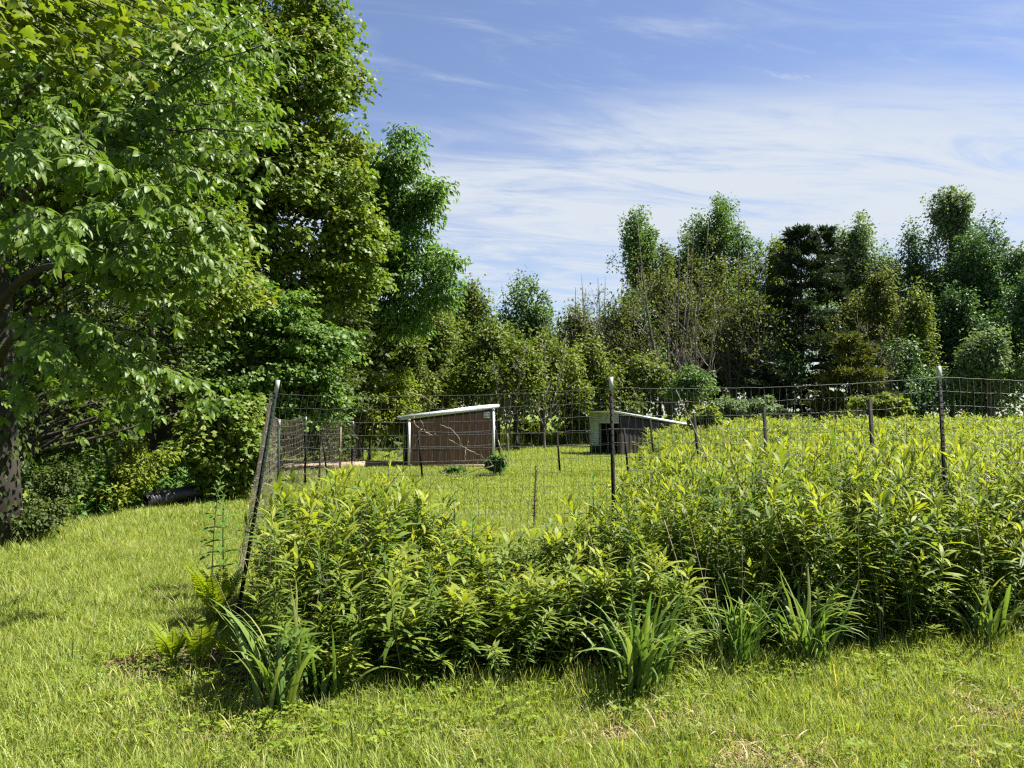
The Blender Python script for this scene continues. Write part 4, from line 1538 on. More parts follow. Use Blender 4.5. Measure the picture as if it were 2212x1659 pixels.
def scatter(name, coll, nvar, P, rot, scale, seed):
    """one object of kind stuff: the sources set out over the points"""
    r = np.random.default_rng(seed)
    n = len(P)
    me = bpy.data.meshes.new(name)
    me.vertices.add(n)
    me.vertices.foreach_set('co', np.asarray(P, dtype=np.float32).ravel())
    a = me.attributes.new('rot', 'FLOAT_VECTOR', 'POINT')
    a.data.foreach_set('vector', np.asarray(rot, dtype=np.float32).ravel())
    a = me.attributes.new('scl', 'FLOAT_VECTOR', 'POINT')
    scale = np.asarray(scale, dtype=np.float32)
    if scale.ndim == 1:
        scale = np.repeat(scale[:, None], 3, 1)
    a.data.foreach_set('vector', np.ascontiguousarray(scale, dtype=np.float32).ravel())
    a = me.attributes.new('idx', 'INT', 'POINT')
    a.data.foreach_set('value', r.integers(0, nvar, n).astype(np.int32))
    o = link(name, me, kind='stuff')
    ng = bpy.data.node_groups.new(name, 'GeometryNodeTree')
    ng.interface.new_socket('Geometry', in_out='INPUT', socket_type='NodeSocketGeometry')
    ng.interface.new_socket('Geometry', in_out='OUTPUT', socket_type='NodeSocketGeometry')
    N, Lk = ng.nodes, ng.links
    gi, go = N.new('NodeGroupInput'), N.new('NodeGroupOutput')
    iop = N.new('GeometryNodeInstanceOnPoints')
    ci = N.new('GeometryNodeCollectionInfo')
    ci.inputs['Collection'].default_value = coll
    ci.inputs['Separate Children'].default_value = True
    ci.inputs['Reset Children'].default_value = True

    def named(nm, ty):
        q = N.new('GeometryNodeInputNamedAttribute')
        q.data_type = ty
        q.inputs['Name'].default_value = nm
        return q.outputs['Attribute']

    e2r = N.new('FunctionNodeEulerToRotation')
    Lk.new(named('rot', 'FLOAT_VECTOR'), e2r.inputs[0])
    Lk.new(gi.outputs[0], iop.inputs['Points'])
    Lk.new(ci.outputs[0], iop.inputs['Instance'])
    iop.inputs['Pick Instance'].default_value = True
    Lk.new(named('idx', 'INT'), iop.inputs['Instance Index'])
    Lk.new(e2r.outputs[0], iop.inputs['Rotation'])
    Lk.new(named('scl', 'FLOAT_VECTOR'), iop.inputs['Scale'])
    Lk.new(iop.outputs[0], go.inputs[0])
    md = o.modifiers.new('scatter', 'NODES')
    md.node_group = ng
    return o


def join_mats(parts, name):
    """one mesh from several (MB, material) pairs, a slot for each"""
    V, T, v, mi, n = [], [], [], [], 0
    for k, (mb, m) in enumerate(parts):
        a, t, b = mb.arrays()
        for q in t:
            T.append((q + n, k))
        V.append(a)
        v.append(b)
        n += len(a)
    me = mesh_np(name, np.concatenate(V), [t for t, _ in T], None, np.concatenate(v))
    for _, m in parts:
        me.materials.append(m)
    me.polygons.foreach_set('material_index', np.concatenate([np.full(len(t), k) for t, k in T]).astype(np.int32))
    return me


def goldenrods():
    NV = len(KINDS)
    protos = [gold_arrays(900 + k, KINDS[k]) for k in range(NV)]
    stem_me = [p[0].mesh('stem', M['green_stem']) for p in protos]
    leaf_me = [p[1].mesh('foliage', M['goldenrod_leaf']) for p in protos]
    coll = source_collection('goldenrod_source', [join_mats([(p[0], M['green_stem']), (p[1], M['goldenrod_leaf'])], 'goldenrod') for p in protos])
    single = {}
    for k in range(3):
        for b in range(6):
            single[k, b] = mesh_np('leaf', GT[k][0], GT[k][1], M['goldenrod_leaf'], np.full(len(GT[k][0]), (b + .5) / 6))
    r = np.random.default_rng(920)
    # the bed in front of and around the near fence
    X, Y = [], []
    n = 6800
    x = r.uniform(-2.2, 7.5, n)
    y = r.uniform(4.0, 9.4, n)
    f = bed_front(x)
    back = np.interp(x, [-2.2, -1, .2, .9, 1.6, 7.5], [6.9, 6.9, 6.5, 7.2, 9.4, 9.4])
    ok = (y > f + .12) & (y < back)
    ok &= ~((x < -1.45) & (y < 5.4)) & (x > -.322 * y)    # fern and mulch corner, and the foot of the leaning post
    den = .5 + .5 * np.sin(x * 3.1 + 1.7 * np.sin(y * 2.3 + .6)) * np.cos(y * 3.7 + 1.1 * np.sin(x * 2.2))
    ok &= r.uniform(size=n) < .22 + .95 * den ** 1.2
    # a thin place by the second strap clump, where the stems show dark
    ok &= ~((np.abs(x - 1.55) < .5) & (y < f + .55) & (r.uniform(size=n) < .75))
    x, y = x[ok], y[ok]
    h = weed_height(x, y) * np.clip(r.normal(.88, .16, len(x)), .45, 1.16) * np.interp(y, [6.2, 7, 8, 9.4], [1, .95, .90, .82])
    h *= np.interp(y - bed_front(x), [0, .45, 1.0], [.62, .86, 1.0])
    tx, ty = r.normal(0, .13, len(x)), r.normal(0, .13, len(x))
    rz = r.uniform(0, 6.28, len(x))
    dist = y - bed_front(x)
    vis = (np.abs(x) < .68 * y)
    order = np.argsort(np.where(vis, dist, 99 + dist))
    zones = [(-9, -.75, 'near the leaning corner post'), (-.75, .45, 'between the leaning and middle posts'), (.45, 1.9, 'around the middle post'), (1.9, 3.1, 'between the middle and end posts'), (3.1, 9, 'beside the post at the picture edge')]
    rest = []
    for q, i in enumerate(order):
        if q >= 300 or not vis[i]:
            rest.append(i)
            continue
        where = next(w for a, b, w in zones if a <= x[i] < b)
        k = int(r.integers(0, NV))
        near = q < 26
        look = ('short ' if h[i] < .55 else 'tall ' if h[i] > .88 else 'half-height ') + ('fine-leaved' if KINDS[k][1] < .6 else 'broad-leaved' if KINDS[k][2] > 1.12 else 'narrow-leaved')
        lab = look + ' goldenrod stalk in the weed bed ' + where
        t = thing('goldenrod_plant', lab, 'plant', (x[i], y[i], 0), 0, look + ' goldenrods ' + where)
        t.rotation_euler = (tx[i], ty[i], rz[i])
        t.scale = (1.0, 1.0, h[i])
        link('stem', stem_me[k], t)
        if near:
            for p, ax, nm, L, v, kk in protos[k][2]:
                o = link('leaf', single[kk, min(5, int(v * 6))], t)
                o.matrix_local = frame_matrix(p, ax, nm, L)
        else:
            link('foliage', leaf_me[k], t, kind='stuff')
    rest = np.array(rest)
    # the meadow beyond
    n = 62000
    my = 6.5 + 31 * r.uniform(0, 1, n) ** 1.15
    mx = r.uniform(0.6, 26, n)
    left = .165 * my + .35 + .25 * np.sin(my * 1.3)
    ok = (mx > left) & (mx < .70 * my + 1.2) & ~((my < 9.4) & (mx < 7.5))
    # not inside the open shed
    c = G(619, 456)
    lx = (mx - c[0]) * math.cos(math.radians(30)) + (my - c[1]) * math.sin(math.radians(30))
    ly = -(mx - c[0]) * math.sin(math.radians(30)) + (my - c[1]) * math.cos(math.radians(30))
    ok &= ~((lx > -1.3) & (lx < 4.3) & (ly > -.35) & (ly < 2.4))
    dens = np.interp(my, [6, 10, 20, 38], [1, .85, .55, .4])
    ok &= r.uniform(size=n) < dens
    mx, my = mx[ok], my[ok]
    roll = .5 + .5 * np.sin(mx * .9 + 1.2 * np.sin(my * .55)) * np.cos(my * .8 + .9 * np.sin(mx * .7))
    mh = np.interp(mx - .165 * my, [0, 1.5, 4, 9], [.62, .82, .95, 1.0]) * np.clip(r.normal(.90, .14, len(mx)), .5, 1.18) * (.76 + .42 * roll) * np.interp(my, [6, 8, 10, 12, 20, 38], [1.12, 1.08, 1.05, 1.06, 1.16, 1.22])
    # short growth that fills the foot of the bed
    ux, uy = r.uniform(-1.9, 7.5, 2600), r.uniform(4.1, 7.2, 2600)
    uf = bed_front(ux)
    ok = (uy > uf + .10) & (uy < np.interp(ux, [-2, .2, 1.2, 8], [6.7, 6.5, 7.2, 7.2])) & (ux > -.322 * uy) & ~((ux < -1.45) & (uy < 5.4))
    ux, uy = ux[ok], uy[ok]
    uh = r.uniform(.22, .62, len(ux)) * np.interp(uy - bed_front(ux), [0, .3], [.7, 1])
    P = np.concatenate([np.stack([x[rest], y[rest], 0 * y[rest]], -1), np.stack([mx, my, 0 * my], -1), np.stack([ux, uy, 0 * uy], -1)])
    hh = np.concatenate([h[rest], mh, uh])
    wd = np.concatenate([np.ones(len(rest)), np.interp(my, [6, 15, 38], [1.05, 1.4, 2.1]), np.full(len(ux), .8)])
    nt = len(P)
    rot = np.stack([r.normal(0, .13, nt), r.normal(0, .13, nt), r.uniform(0, 6.28, nt)], -1)
    o = scatter('goldenrod_meadow', coll, NV, P, rot, np.stack([wd, wd, hh], -1), 930)
    tag(o, 'mass of yellow-green goldenrod filling the meadow behind the near stalks', 'weeds')


goldenrods()


def milkweeds():
    """broad-leaved bluish stalks standing out of the goldenrod"""
    meshes = []
    for k in range(3):
        r = np.random.default_rng(950 + k)
        S = bez([0, 0, 0], [0, 0, .6], [r.normal(0, .04), r.normal(0, .04), 1], 8)
        lay = []
        for i in range(13):
            u = .28 + .72 * i / 12
            p = np.array([np.interp(u, np.linspace(0, 1, 8), S[:, q]) for q in range(3)])
            for sg in (0, math.pi):
                a = (i % 2) * math.pi / 2 + sg + r.uniform(-.2, .2)
                el = math.radians(np.interp(u, [0, .8, 1], [2, 25, 65]) + r.uniform(-8, 8))
                ax = np.array([math.cos(a) * math.cos(el), math.sin(a) * math.cos(el), math.sin(el)])
                nm = np.array([-math.cos(a) * math.sin(el), -math.sin(a) * math.sin(el), math.cos(el)])
                lay.append((p, ax, nm, np.interp(u, [0, .6, 1], [.16, .17, .07]) * r.uniform(.85, 1.15), r.uniform(.2, .8)))
        meshes.append((MB().tube(S, np.linspace(.007, .003, 8), k=5).mesh('stem', M['green_stem']), lay))
    TM = T_oval(.30, .12, .35, 4)
    lm = [mesh_np('leaf', TM[0], TM[1], M['milkweed_leaf'], np.full(len(TM[0]), .15 + .2 * b)) for b in range(4)]
    spots = [(344, 6.1, 1.16, 'tallest broad-leaved green weed, rising above the goldenrod in front of the brown shed'), (362, 6.0, 1.05, 'broad-leaved green weed beside the tallest one'), (330, 5.9, .98, 'broad-leaved green weed between the leaning post and the tallest one'),
             (395, 5.9, 1.0, 'slim broad-leaved weed right of the tallest one, against the mown grass'), (408, 6.2, 1.02, 'dark-stalked weed reaching up into the wire below the brown shed'), (455, 5.9, .98, 'broad-leaved weed under the right corner of the brown shed'),
             (470, 5.4, .86, 'broad-leaved weed low in the weeds below the dead stalk'), (590, 6.2, 1.08, 'broad-leaved weed just left of the middle post'), (215, 7.2, 1.0, 'thin upright weed left of the leaning post'), (228, 6.8, .9, 'green weed hugging the leaning post')]
    r = np.random.default_rng(960)
    for i, (px, d, h, lab) in enumerate(spots):
        st, lay = meshes[i % 3]
        b = base_at(px, d)
        t = thing('milkweed_plant', lab, 'plant', b, r.uniform(0, 6.28))
        t.rotation_euler = (r.normal(0, .05), r.normal(0, .05), r.uniform(0, 6.28))
        t.scale = (1, 1, h)
        link('stem', st, t)
        for p, ax, nm, L, v in lay:
            link('leaf', lm[min(3, int(v * 4))], t).matrix_local = frame_matrix(p, ax, nm, L)


milkweeds()


def strap_clump(label, px, py, nb, L, seed, lean=(0, 0), spread=1.0, pale=.5, width=.022):
    r = np.random.default_rng(seed)
    b = G(px, py)
    t = thing('daylily_clump', label, 'plant', b)
    for i in range(nb):
        a = r.uniform(0, 6.28)
        vx, vy = math.cos(a) * .8 + lean[0] * 1.5, math.sin(a) * .6 + lean[1] * 1.5
        az = math.atan2(vy, vx)
        ll = L * r.uniform(.55, 1.25)
        n = 11
        u = np.linspace(0, 1, n)
        t0 = math.radians(r.uniform(2, 26)) * (.6 + .6 * spread)
        t1 = math.radians(r.uniform(15, 60) if r.uniform() < .28 else r.uniform(70, 155)) * spread
        th = t0 + (t1 - t0) * u ** 1.7
        st = ll / (n - 1)
        root = r.normal(size=2) * .05
        hx = np.concatenate([[0], np.cumsum(np.sin(th[:-1]) * st)])
        z = np.concatenate([[0], np.cumsum(np.cos(th[:-1]) * st)])
        az2 = az + np.cumsum(r.normal(0, .035, n))
        P = np.stack([root[0] + np.cos(az2) * hx, root[1] + np.sin(az2) * hx, z], -1)
        tan = nrm(np.gradient(P, axis=0))
        sa = az + math.pi / 2 + r.normal(0, .35)
        side = nrm(np.array([math.cos(sa), math.sin(sa), .15 * r.normal()]) - tan * (tan @ np.array([math.cos(sa), math.sin(sa), 0]))[:, None])
        w = width * r.uniform(.7, 1.2) * np.minimum(1, np.minimum(.45 + u * 2.2, (1.02 - u) * 2.6)) / 2
        nm = np.cross(side, tan)
        V = np.concatenate([P - side * w[:, None] + nm * w[:, None] * .35, P, P + side * w[:, None] + nm * w[:, None] * .35])
        V[:, 2] = np.maximum(V[:, 2], .006)
        Q = np.concatenate([np.stack([np.arange(n - 1) + k * n, np.arange(n - 1) + (k + 1) * n, np.arange(1, n) + (k + 1) * n, np.arange(1, n) + k * n], -1) for k in (0, 1)])
        v = np.clip(r.normal(pale, .22), 0, 1)
        link('blade', mesh_np('blade', V, Q, M['strap_leaf'], np.full(len(V), v), smooth=True), t)


strap_clump('upright striped strap-leaved clump beside the mulch patch', 281, 716, 36, .60, 1001, (-.05, 0), .6, .62, .026)
strap_clump('arching dark strap-leaved clump just right of the mulch clump', 330, 706, 14, .46, 1002, (.3, -.1), .9, .25, .024)
strap_clump('large arching strap-leaved clump with pale blades at the bed edge, centre of the picture', 640, 697, 78, .62, 1003, (.35, -.05), .95, .5, .026)
strap_clump('fine dark grassy clump right of the large arching one', 738, 674, 80, .56, 1004, (.06, 0), .6, .2, .013)
strap_clump('sprawling strap-leaved clump with long drooping blades below the end post', 806, 668, 62, .62, 1005, (.28, -.05), 1.0, .55, .022)
strap_clump('strap-leaved clump cut by the picture edge', 985, 652, 30, .60, 1006, (.25, 0), .8, .6, .024)
strap_clump('few narrow upright blades among the weeds under the dead stalk', 545, 660, 12, .5, 1007, (.1, 0), .6, .45, .022)


def fern(label, pos, nf, L, seed, yaw0=None, up=1.0):
    r = np.random.default_rng(seed)
    t = thing('fern', label, 'fern', pos)
    for i in range(nf):
        a = 2 * math.pi * i / nf + r.uniform(-.3, .3)
        ll = L * r.uniform(.75, 1.1)
        out = r.uniform(.25, .55) / up
        S = bez([0, 0, 0], [math.cos(a) * ll * out * .25, math.sin(a) * ll * out * .25, ll * .62], [math.cos(a) * ll * out, math.sin(a) * ll * out, ll * r.uniform(.8, .95)], 14)
        mb = MB().tube(S, np.linspace(.006, .002, 14), k=4, v=.4)
        tan = nrm(np.gradient(S, axis=0))
        lat = nrm(np.cross(tan, np.array([math.cos(a), math.sin(a), 0.15])))
        lat = nrm(lat + np.array([0, 0, .12]))
        for k in range(19):
            u = .26 + .74 * k / 19
            p = np.array([np.interp(u, np.linspace(0, 1, 14), S[:, q]) for q in range(3)])
            j = min(13, int(u * 13))
            PL = ll * .25 * min(1, (u - .2) * 7) * (1 - u) ** .75 + .012
            for sg in (-1, 1):
                ax = nrm(lat[j] * sg + tan[j] * .35 + r.normal(size=3) * .06)
                nm = nrm(np.cross(ax, tan[j]) * sg + r.normal(size=3) * .1)
                V, T, v = scatter_leaves(T_lance(.24, .12, 4, .1), p[None], ax[None], nm[None], PL, np.clip(.55 + r.normal(0, .12), 0, 1))
                mb.add(V, T, v)
        mb.build('frond', M['fern_frond'], t)


fg = G(199, 676)
fern('bright yellow-green fern standing over the mulch patch', fg, 9, .40, 1101)
fern('tall pale fern beside the foot of the leaning post', G(216, 628), 11, .56, 1102)
fern('small dark fern leaning out left of the mulch patch', G(172, 668), 7, .32, 1103, up=.7)
fern('small fern frond tuft right of the bright fern', G(232, 672), 6, .28, 1104, up=.7)


def single_stalks():
    r = np.random.default_rng(1200)
    # mullein: last year's dark seed stalk
    b = base_at(531, 6.6)
    tp = W(536, 466, 6.6)
    t = thing('mullein_stalk', 'dead dark brown mullein spike sticking up in front of the mown grass', 'plant', b)
    MB().tube(np.array([b, (b + tp) / 2, tp]), [.009, .008, .006], k=6).build('stem', M['mullein_brown'], t, b)
    sp_ = MB()
    z0 = b + (tp - b) * .62
    for i in range(90):
        u = r.uniform(0, 1)
        p = z0 + (tp - z0) * u
        a = r.uniform(0, 6.28)
        d = np.array([math.cos(a), math.sin(a), .4])
        V, T, v = scatter_leaves(T_diamond(.9, .25, 0), (p + d * .006)[None], d[None], np.array([[0, 0, 1.0]]), .022 * (1.1 - .4 * u), .5)
        sp_.add(V, T, v)
    sp_.build('seed_spike', M['mullein_brown'], t, b)
    runs = [((795, 620), (800, 585), (806, 545), 5.3, 'straight pale dead stalk rising above the sprawling strap-leaved clump'), ((700, 650), (690, 600), (664, 520), 5.2, 'thin pale dead stem slanting left of the fine grassy clump'),
            ((470, 660), (450, 615), (432, 568), 5.0, 'forked pale dead stem slanting through the middle of the weeds'), ((270, 592), (300, 600), (345, 612), 5.0, 'thin pale dry stem lying across the weeds by the leaning post'),
            ((722, 430), (738, 480), (760, 540), 6.5, 'long bent dry stem crossing the near fence right of the middle post'), ((676, 390), (700, 440), (725, 500), 6.7, 'thin dry vine slanting in the wire above the open shed roof')]
    for a, m_, e, d, lab in runs:
        A, B, C = W(*a, d), W(*m_, d), W(*e, d)
        if A[2] > .5:
            A, C = C, A
        g = np.array([A[0], A[1], 0])
        o = MB().tube(np.concatenate([[g], bez(A, B, C, 7)]), np.linspace(.006, .003, 8), k=4).build('dry_stalk', M['dry_stem'], None, g, loc=g)
        tag(o, lab, 'stem')
    # two bushy weeds on the mown grass and a dark bush in the meadow
    for lab, px, py, d, rx, ry, mat, sd in (('bushy green weed at the right foot of the brown shed', 492, 464, 20.0, 13, 10, 'herb_leaf', 1), ('dark shaded bush in the meadow right of the middle post', 672, 470, 11.5, 17, 16, 'undergrowth_leaf', 2), ('low weed tuft in front of the middle of the brown shed', 452, 472, 20.5, 12, 5, 'herb_leaf', 3),
                                              ('tall leafy shrub at the low end of the open shed', 706, 425, 29, 15, 18, 'yellow_leaf', 4), ('grey-green brush behind the meadow right of the open shed', 748, 412, 36, 36, 14, 'silver_leaf', 5), ('pale bush at the wood edge behind the thin posts', 880, 405, 35, 28, 14, 'yellow_leaf', 6),
                                              ('bright shrub in front of the forked pale trunk', 690, 388, 36, 32, 22, 'far_green_leaf', 7), ('leafy low shrub at the meadow edge above the open shed', 655, 385, 38, 30, 30, 'olive_leaf', 8),
                                              ('low bright shrub between the sheds at the edge of the mown grass', 530, 428, 42, 26, 10, 'yellow_leaf', 10), ('low shrub just left of the open shed', 572, 430, 42, 22, 9, 'olive_leaf', 11)):
        s = d / F
        c = W(px, py, d)
        zc = max(c[2], .1)
        bl = [(c[0] + r.uniform(-.5, .5) * rx * s, d + r.uniform(-.4, .4) * rx * s, max(.08, zc + r.uniform(-.5, .6) * ry * s), rx * s * r.uniform(.4, .65), rx * s * .5, ry * s * r.uniform(.45, .7)) for _ in range(5)]
        tree('leafy_shrub', lab, (c[0], d, 0), max(.3, zc), bl, .02 if d < 25 else .05, DIAM, .055 if d < 15 else (.085 if d < 25 else .17), 45, 80, max(.10, ry * s * .38), mat, 'dark_bark', 1210 + sd, nl=7, far=True, cat='bush', zmin=.02, group='shrubs at the wood edge' if d > 34 else None)


single_stalks()

# ------------------------------------------------------------------ grass
def tuft(seed, nb, h, spread, w, bend=.5, mat='grass_blade'):
    r = np.random.default_rng(seed)
    mb = MB()
    for i in range(nb):
        a = r.uniform(0, 6.28)
        o = r.normal(size=2) * spread
        hh = h * r.uniform(.45, 1.15)
        b = r.uniform(.15, 1) * bend * hh
        n = 4
        u = np.linspace(0, 1, n)
        P = np.stack([o[0] + math.cos(a) * b * u ** 1.8, o[1] + math.sin(a) * b * u ** 1.8, hh * (u - .22 * bend * u ** 2.5)], -1)
        P[:, 2] -= .01
        c = a + math.pi / 2 + r.normal(0, .6)
        sd = np.array([math.cos(c), math.sin(c), 0])
        ww = w * r.uniform(.7, 1.3) * np.array([.8, 1, .75])
        V = np.concatenate([P[:3] - sd * ww[:, None] / 2, P[:3] + sd * ww[:, None] / 2, P[3:]])
        T = np.array([[0, 3, 1], [3, 4, 1], [1, 4, 2], [4, 5, 2], [2, 5, 6]])
        v = r.uniform(.12, .72) if r.uniform() > .05 else r.uniform(.88, 1)
        mb.add(V, T, v)
    return mb.mesh('tuft', M[mat])


def broad_tuft(seed, n, size, spread, mat, h=.04):
    r = np.random.default_rng(seed)
    mb = MB()
    for i in range(n):
        a = r.uniform(0, 6.28)
        p = np.array([r.normal(0, spread), r.normal(0, spread), h * r.uniform(.3, 1.2)])
        for k in range(3):
            b = a + k * 2.09
            V, T, v = scatter_leaves(T_diamond(.7, .05, .1), p[None], np.array([[math.cos(b), math.sin(b), .25]]), np.array([[0, 0, 1.0]]) + r.normal(size=(1, 3)) * .25, size * r.uniform(.6, 1.2), r.uniform(.1, .9))
            mb.add(V, T, v)
    return mb.mesh('clover', M[mat])


def in_bed(x, y):
    return (y > bed_front(x) + .05) & (y < 6.6) & (x > -2.3)


def grass():
    r = np.random.default_rng(1300)
    near = source_collection('near_grass_source', [tuft(1310 + k, 26, (.085, .10, .075, .13)[k % 4], .05, .0041, .75) for k in range(8)])
    farc = source_collection('far_grass_source', [tuft(1330 + k, 30, .10, .13, .010, .6) for k in range(6)])
    # close lawn
    n = 72000
    y = 2.6 + (12.5 - 2.6) * r.uniform(size=n) ** .8
    x = r.uniform(-1, 1, n) * (.72 * y + .9)
    dens = np.interp(y, [2.6, 5, 8, 12.5], [1, .95, .75, .5])
    hedge = np.interp(y, [0, 9, 13, 19, 26], [-7.5, -6.35, -6.25, -6.35, -6.3])
    ok = (r.uniform(size=n) < dens) & ~in_bed(x, y) & (x > hedge - .4)
    ok &= ~((y > 6.6) & (x > .165 * y + .6))
    mul = ((x + 1.95) / .7) ** 2 + ((y - 4.98) / .4) ** 2 < 1
    ok &= ~(mul & (r.uniform(size=n) < .9))
    # worn places show the dry thatch
    bare = np.zeros(n, bool)
    for bx, by, br in ((1.15, 3.55, .30), (.55, 3.95, .16), (.95, 4.05, .18), (2.6, 4.2, .26), (-1.4, 4.0, .18), (-1.75, 4.3, .16), (-2.2, 4.5, .14), (-.25, 3.75, .10)):
        bare |= ((x - bx) ** 2 + ((y - by) * 1.2) ** 2 < br ** 2 * r.uniform(.3, 1.3, n))
    ok &= ~(bare & (r.uniform(size=n) < .62))
    x, y = x[ok], y[ok]
    k = len(x)
    rough = .5 + .5 * np.sin(x * 1.7 + 1.3 * np.sin(y * 1.1)) * np.cos(y * 1.3 + .8 * np.sin(x * 2.1))
    s = np.where(r.uniform(size=k) < .05, 1.6, 1.0) * r.uniform(.6, 1.15, k) * (.68 + .5 * rough) * np.interp(y, [2.6, 12.5], [.95, 1.35])
    P = np.stack([x, y, np.zeros(k) - .005], -1)
    rot = np.stack([r.normal(0, .12, k), r.normal(0, .12, k), r.uniform(0, 6.28, k)], -1)
    o = scatter('lawn_grass', near, 8, P, rot, s, 1340)
    tag(o, 'bright unmown lawn grass in front of and beside the weeds', 'grass')
    # farther lawn and the mown strip between the sheds
    n = 46000
    y = 11.5 + (52 - 11.5) * r.uniform(size=n) ** 1.3
    x = r.uniform(-1, 1, n) * (.40 * y + 3)
    hedge = np.interp(y, [11, 13, 19, 26, 30, 40], [-6.3, -6.25, -6.35, -6.3, -9, -14])
    ok = (x > hedge) & (x < .165 * y + .9) & ~((np.hypot((x + 5.0) / 2.4, (y - 25.2) / 1.3) < 1) & (r.uniform(size=n) < .93))
    c = G(410, 467.5)
    ok &= ~((x > c[0] - .3) & (x < c[0] + 3.2) & (y > c[1] - .1) & (y < c[1] + 2.4))
    x, y = x[ok], y[ok]
    k = len(x)
    s = r.uniform(.7, 1.15, k) * np.interp(y, [11, 30, 52], [.95, 1.4, 2.2])
    hs = s * np.interp(y, [11, 24, 40, 52], [.9, .75, .8, 1.1]) * np.where(np.abs(y - 20.2) < .5, 1.7, 1)
    o = scatter('field_grass', farc, 6, np.stack([x, y, np.zeros(k) - .005], -1), np.stack([r.normal(0, .1, k), r.normal(0, .1, k), r.uniform(0, 6.28, k)], -1), np.stack([s, s, hs], -1), 1341)
    tag(o, 'short sunlit grass of the field between the sheds', 'grass')
    # tall pale grass along the wood edge and through the meadow
    tall = source_collection('tall_grass_source', [tuft(1350 + q, 16, 1.0, .10, .008, .28, 'meadow_leaf') for q in range(4)])
    n = 9000
    y = r.uniform(10, 46, n)
    x = r.uniform(-8, 30, n)
    ok = (((x > .165 * y + .4) & (x < .72 * y)) & (y < 40) & (r.uniform(size=n) < .5)) | ((y > 39) & (x > -8) & (x < .72 * y))
    lx = (x - G(619, 456)[0]) * math.cos(math.radians(30)) + (y - G(619, 456)[1]) * math.sin(math.radians(30))
    ly = -(x - G(619, 456)[0]) * math.sin(math.radians(30)) + (y - G(619, 456)[1]) * math.cos(math.radians(30))
    ok &= ~((lx > -1.2) & (lx < 4.2) & (ly > -.3) & (ly < 2.3))
    x, y = x[ok], y[ok]
    k = len(x)
    s = r.uniform(.6, 1.15, k)
    o = scatter('tall_grass', tall, 4, np.stack([x, y, 0 * x], -1), np.stack([r.normal(0, .08, k), r.normal(0, .08, k), r.uniform(0, 6.28, k)], -1), np.stack([s * np.interp(y, [13, 46], [1, 2.2]), s, s * 1.0], -1), 1342)
    tag(o, 'tall thin grass along the wood edge and in the far meadow', 'grass')
    # clover and small broad leaves in the lawn, densest along the bed edge
    clv = source_collection('clover_source', [broad_tuft(1360 + q, 16, (.016, .020, .026)[q % 3], .055, 'clover_leaf', .06) for q in range(6)])
    n = 9000
    y = r.uniform(2.7, 7.5, n)
    x = r.uniform(-1, 1, n) * (.72 * y + .6)
    gap = bed_front(x) - y
    pr = np.where((gap > -.35) & (x > -2.6), np.interp(gap, [-.35, 0, .25, .8], [.40, .45, .16, .03]), .025)
    pr = np.where(y > 5.6, .04, pr)
    ok = r.uniform(size=n) < pr
    x, y = x[ok], y[ok]
    k = len(x)
    s = r.uniform(.8, 1.5, k)
    o = scatter('clover', clv, 6, np.stack([x, y, 0 * x], -1), np.stack([r.normal(0, .1, k), r.normal(0, .1, k), r.uniform(0, 6.28, k)], -1), s, 1343)
    tag(o, 'low clover and small broad-leaved weeds along the bed edge', 'clover')
    # longer grass growing up into the edge of the bed
    n = 800
    x = r.uniform(-.95, 4.6, n)
    y = bed_front(x) + r.normal(.02, .13, n)
    sc2 = r.uniform(.8, 1.6, n)
    o = scatter('edge_grass', near, 8, np.stack([x, y, 0 * x], -1), np.stack([r.normal(0, .25, n), r.normal(0, .25, n), r.uniform(0, 6.28, n)], -1), np.stack([sc2 * .8, sc2 * .8, sc2 * 1.3], -1), 1345)
    tag(o, 'longer uncut grass growing along the front of the weed bed', 'grass')
    # dry litter under the weeds and on the worn places
    lit = source_collection('litter_source', [tuft(1370 + q, 14, .05, .07, .006, 2.4, 'dry_grass') for q in range(4)])
    n = 5200
    y = r.uniform(2.8, 7.2, n)
    x = r.uniform(-1, 1, n) * (.72 * y + .4)
    pr = np.where(in_bed(x, y), .5, .05)
    for bx, by, br in ((1.15, 3.55, .34), (.55, 3.95, .2), (.95, 4.05, .2), (2.6, 4.2, .3), (-1.4, 4.0, .22), (-1.75, 4.3, .2), (-2.2, 4.5, .2), (-.25, 3.75, .14)):
        pr = np.where((x - bx) ** 2 + (y - by) ** 2 < br ** 2, .95, pr)
    ok = r.uniform(size=n) < pr
    x, y = x[ok], y[ok]
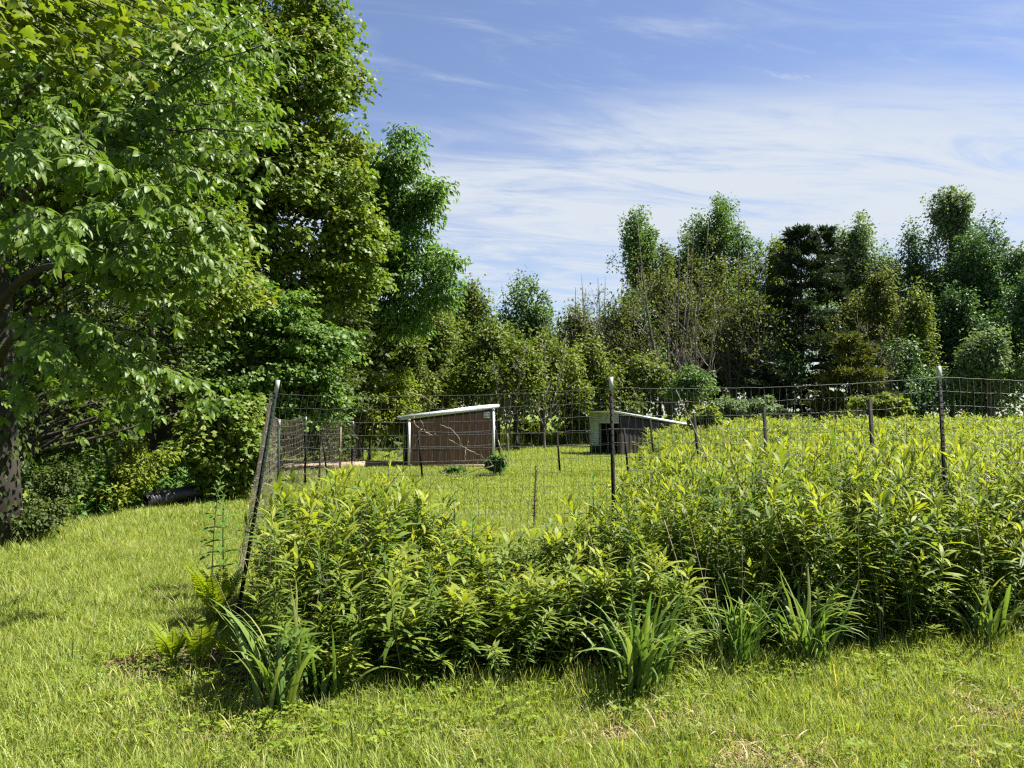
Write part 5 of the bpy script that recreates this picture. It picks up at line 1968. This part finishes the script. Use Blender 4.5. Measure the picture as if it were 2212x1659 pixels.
    for bx, by, br in ((1.15, 3.55, .26), (.55, 3.95, .15), (.95, 4.05, .16), (2.6, 4.2, .26), (-1.4, 4.0, .16), (-1.75, 4.3, .15), (-2.2, 4.5, .13), (-.25, 3.75, .08), (2.2, 3.7, .14)):
        q = int(230 * br)
        x = np.concatenate([x, r.normal(bx, br * .55, q)])
        y = np.concatenate([y, r.normal(by, br * .45, q)])
    k = len(x)
    o = scatter('dry_litter', lit, 4, np.stack([x, y, 0 * x], -1), np.stack([r.normal(0, .2, k), r.normal(0, .2, k), r.uniform(0, 6.28, k)], -1), r.uniform(.7, 1.3, k), 1344)
    tag(o, 'dry straw-coloured litter under the weeds and in worn lawn spots', 'litter')


grass()


def mulch_chips():
    """bark chips and dead leaves lying on the mulch"""
    r = np.random.default_rng(1400)
    n = 900
    a, q = r.uniform(0, 6.28, n), np.sqrt(r.uniform(0, 1, n))
    P = np.stack([-1.85 + .72 * q * np.cos(a), 4.98 + .45 * q * np.sin(a), r.uniform(.02, .05, n)], -1)
    ax = nrm(np.stack([r.normal(size=n), r.normal(size=n), r.normal(0, .15, n)], -1))
    V, T, v = scatter_leaves(T_diamond(.4, .08, .1), P, ax, nrm(r.normal(size=(n, 3)) * .3 + [0, 0, 1]), r.uniform(.02, .07, n), r.uniform(0, .8, n))
    o = link('bark_mulch', mesh_np('bark_mulch', V, T, M['chip'], v), kind='stuff')
    tag(o, 'brown bark chips and dead leaves under the ferns', 'mulch')


leaf_mat('chip', [(.045, .026, .016), (.11, .066, .042), (.26, .18, .12)], 0.1, 0.8, 0.2, (1, 1, 1))
mulch_chips()


def dry_stems():
    """last year's thin dry stems standing and leaning among the weeds"""
    r = np.random.default_rng(1500)
    mb = MB()
    for i in range(170):
        x = r.uniform(-1.7, 4.6)
        y = bed_front(x) + r.uniform(.1, 1.6)
        a = r.uniform(0, 6.28)
        h = r.uniform(.5, 1.15) * float(weed_height(x, y))
        ln = abs(r.normal(0, .35))
        p0 = np.array([x, y, 0])
        p2 = p0 + np.array([math.cos(a) * h * ln, math.sin(a) * h * ln, h])
        mb.tube(bez(p0, (p0 + p2) / 2 + [0, 0, .08], p2, 5), np.linspace(.003, .0014, 5), k=3, cap=False)
    o = mb.build('dry_stems', M['dry_stem'], kind='stuff')
    tag(o, 'thin dry stems of last year scattered through the weed bed', 'stems')


dry_stems()
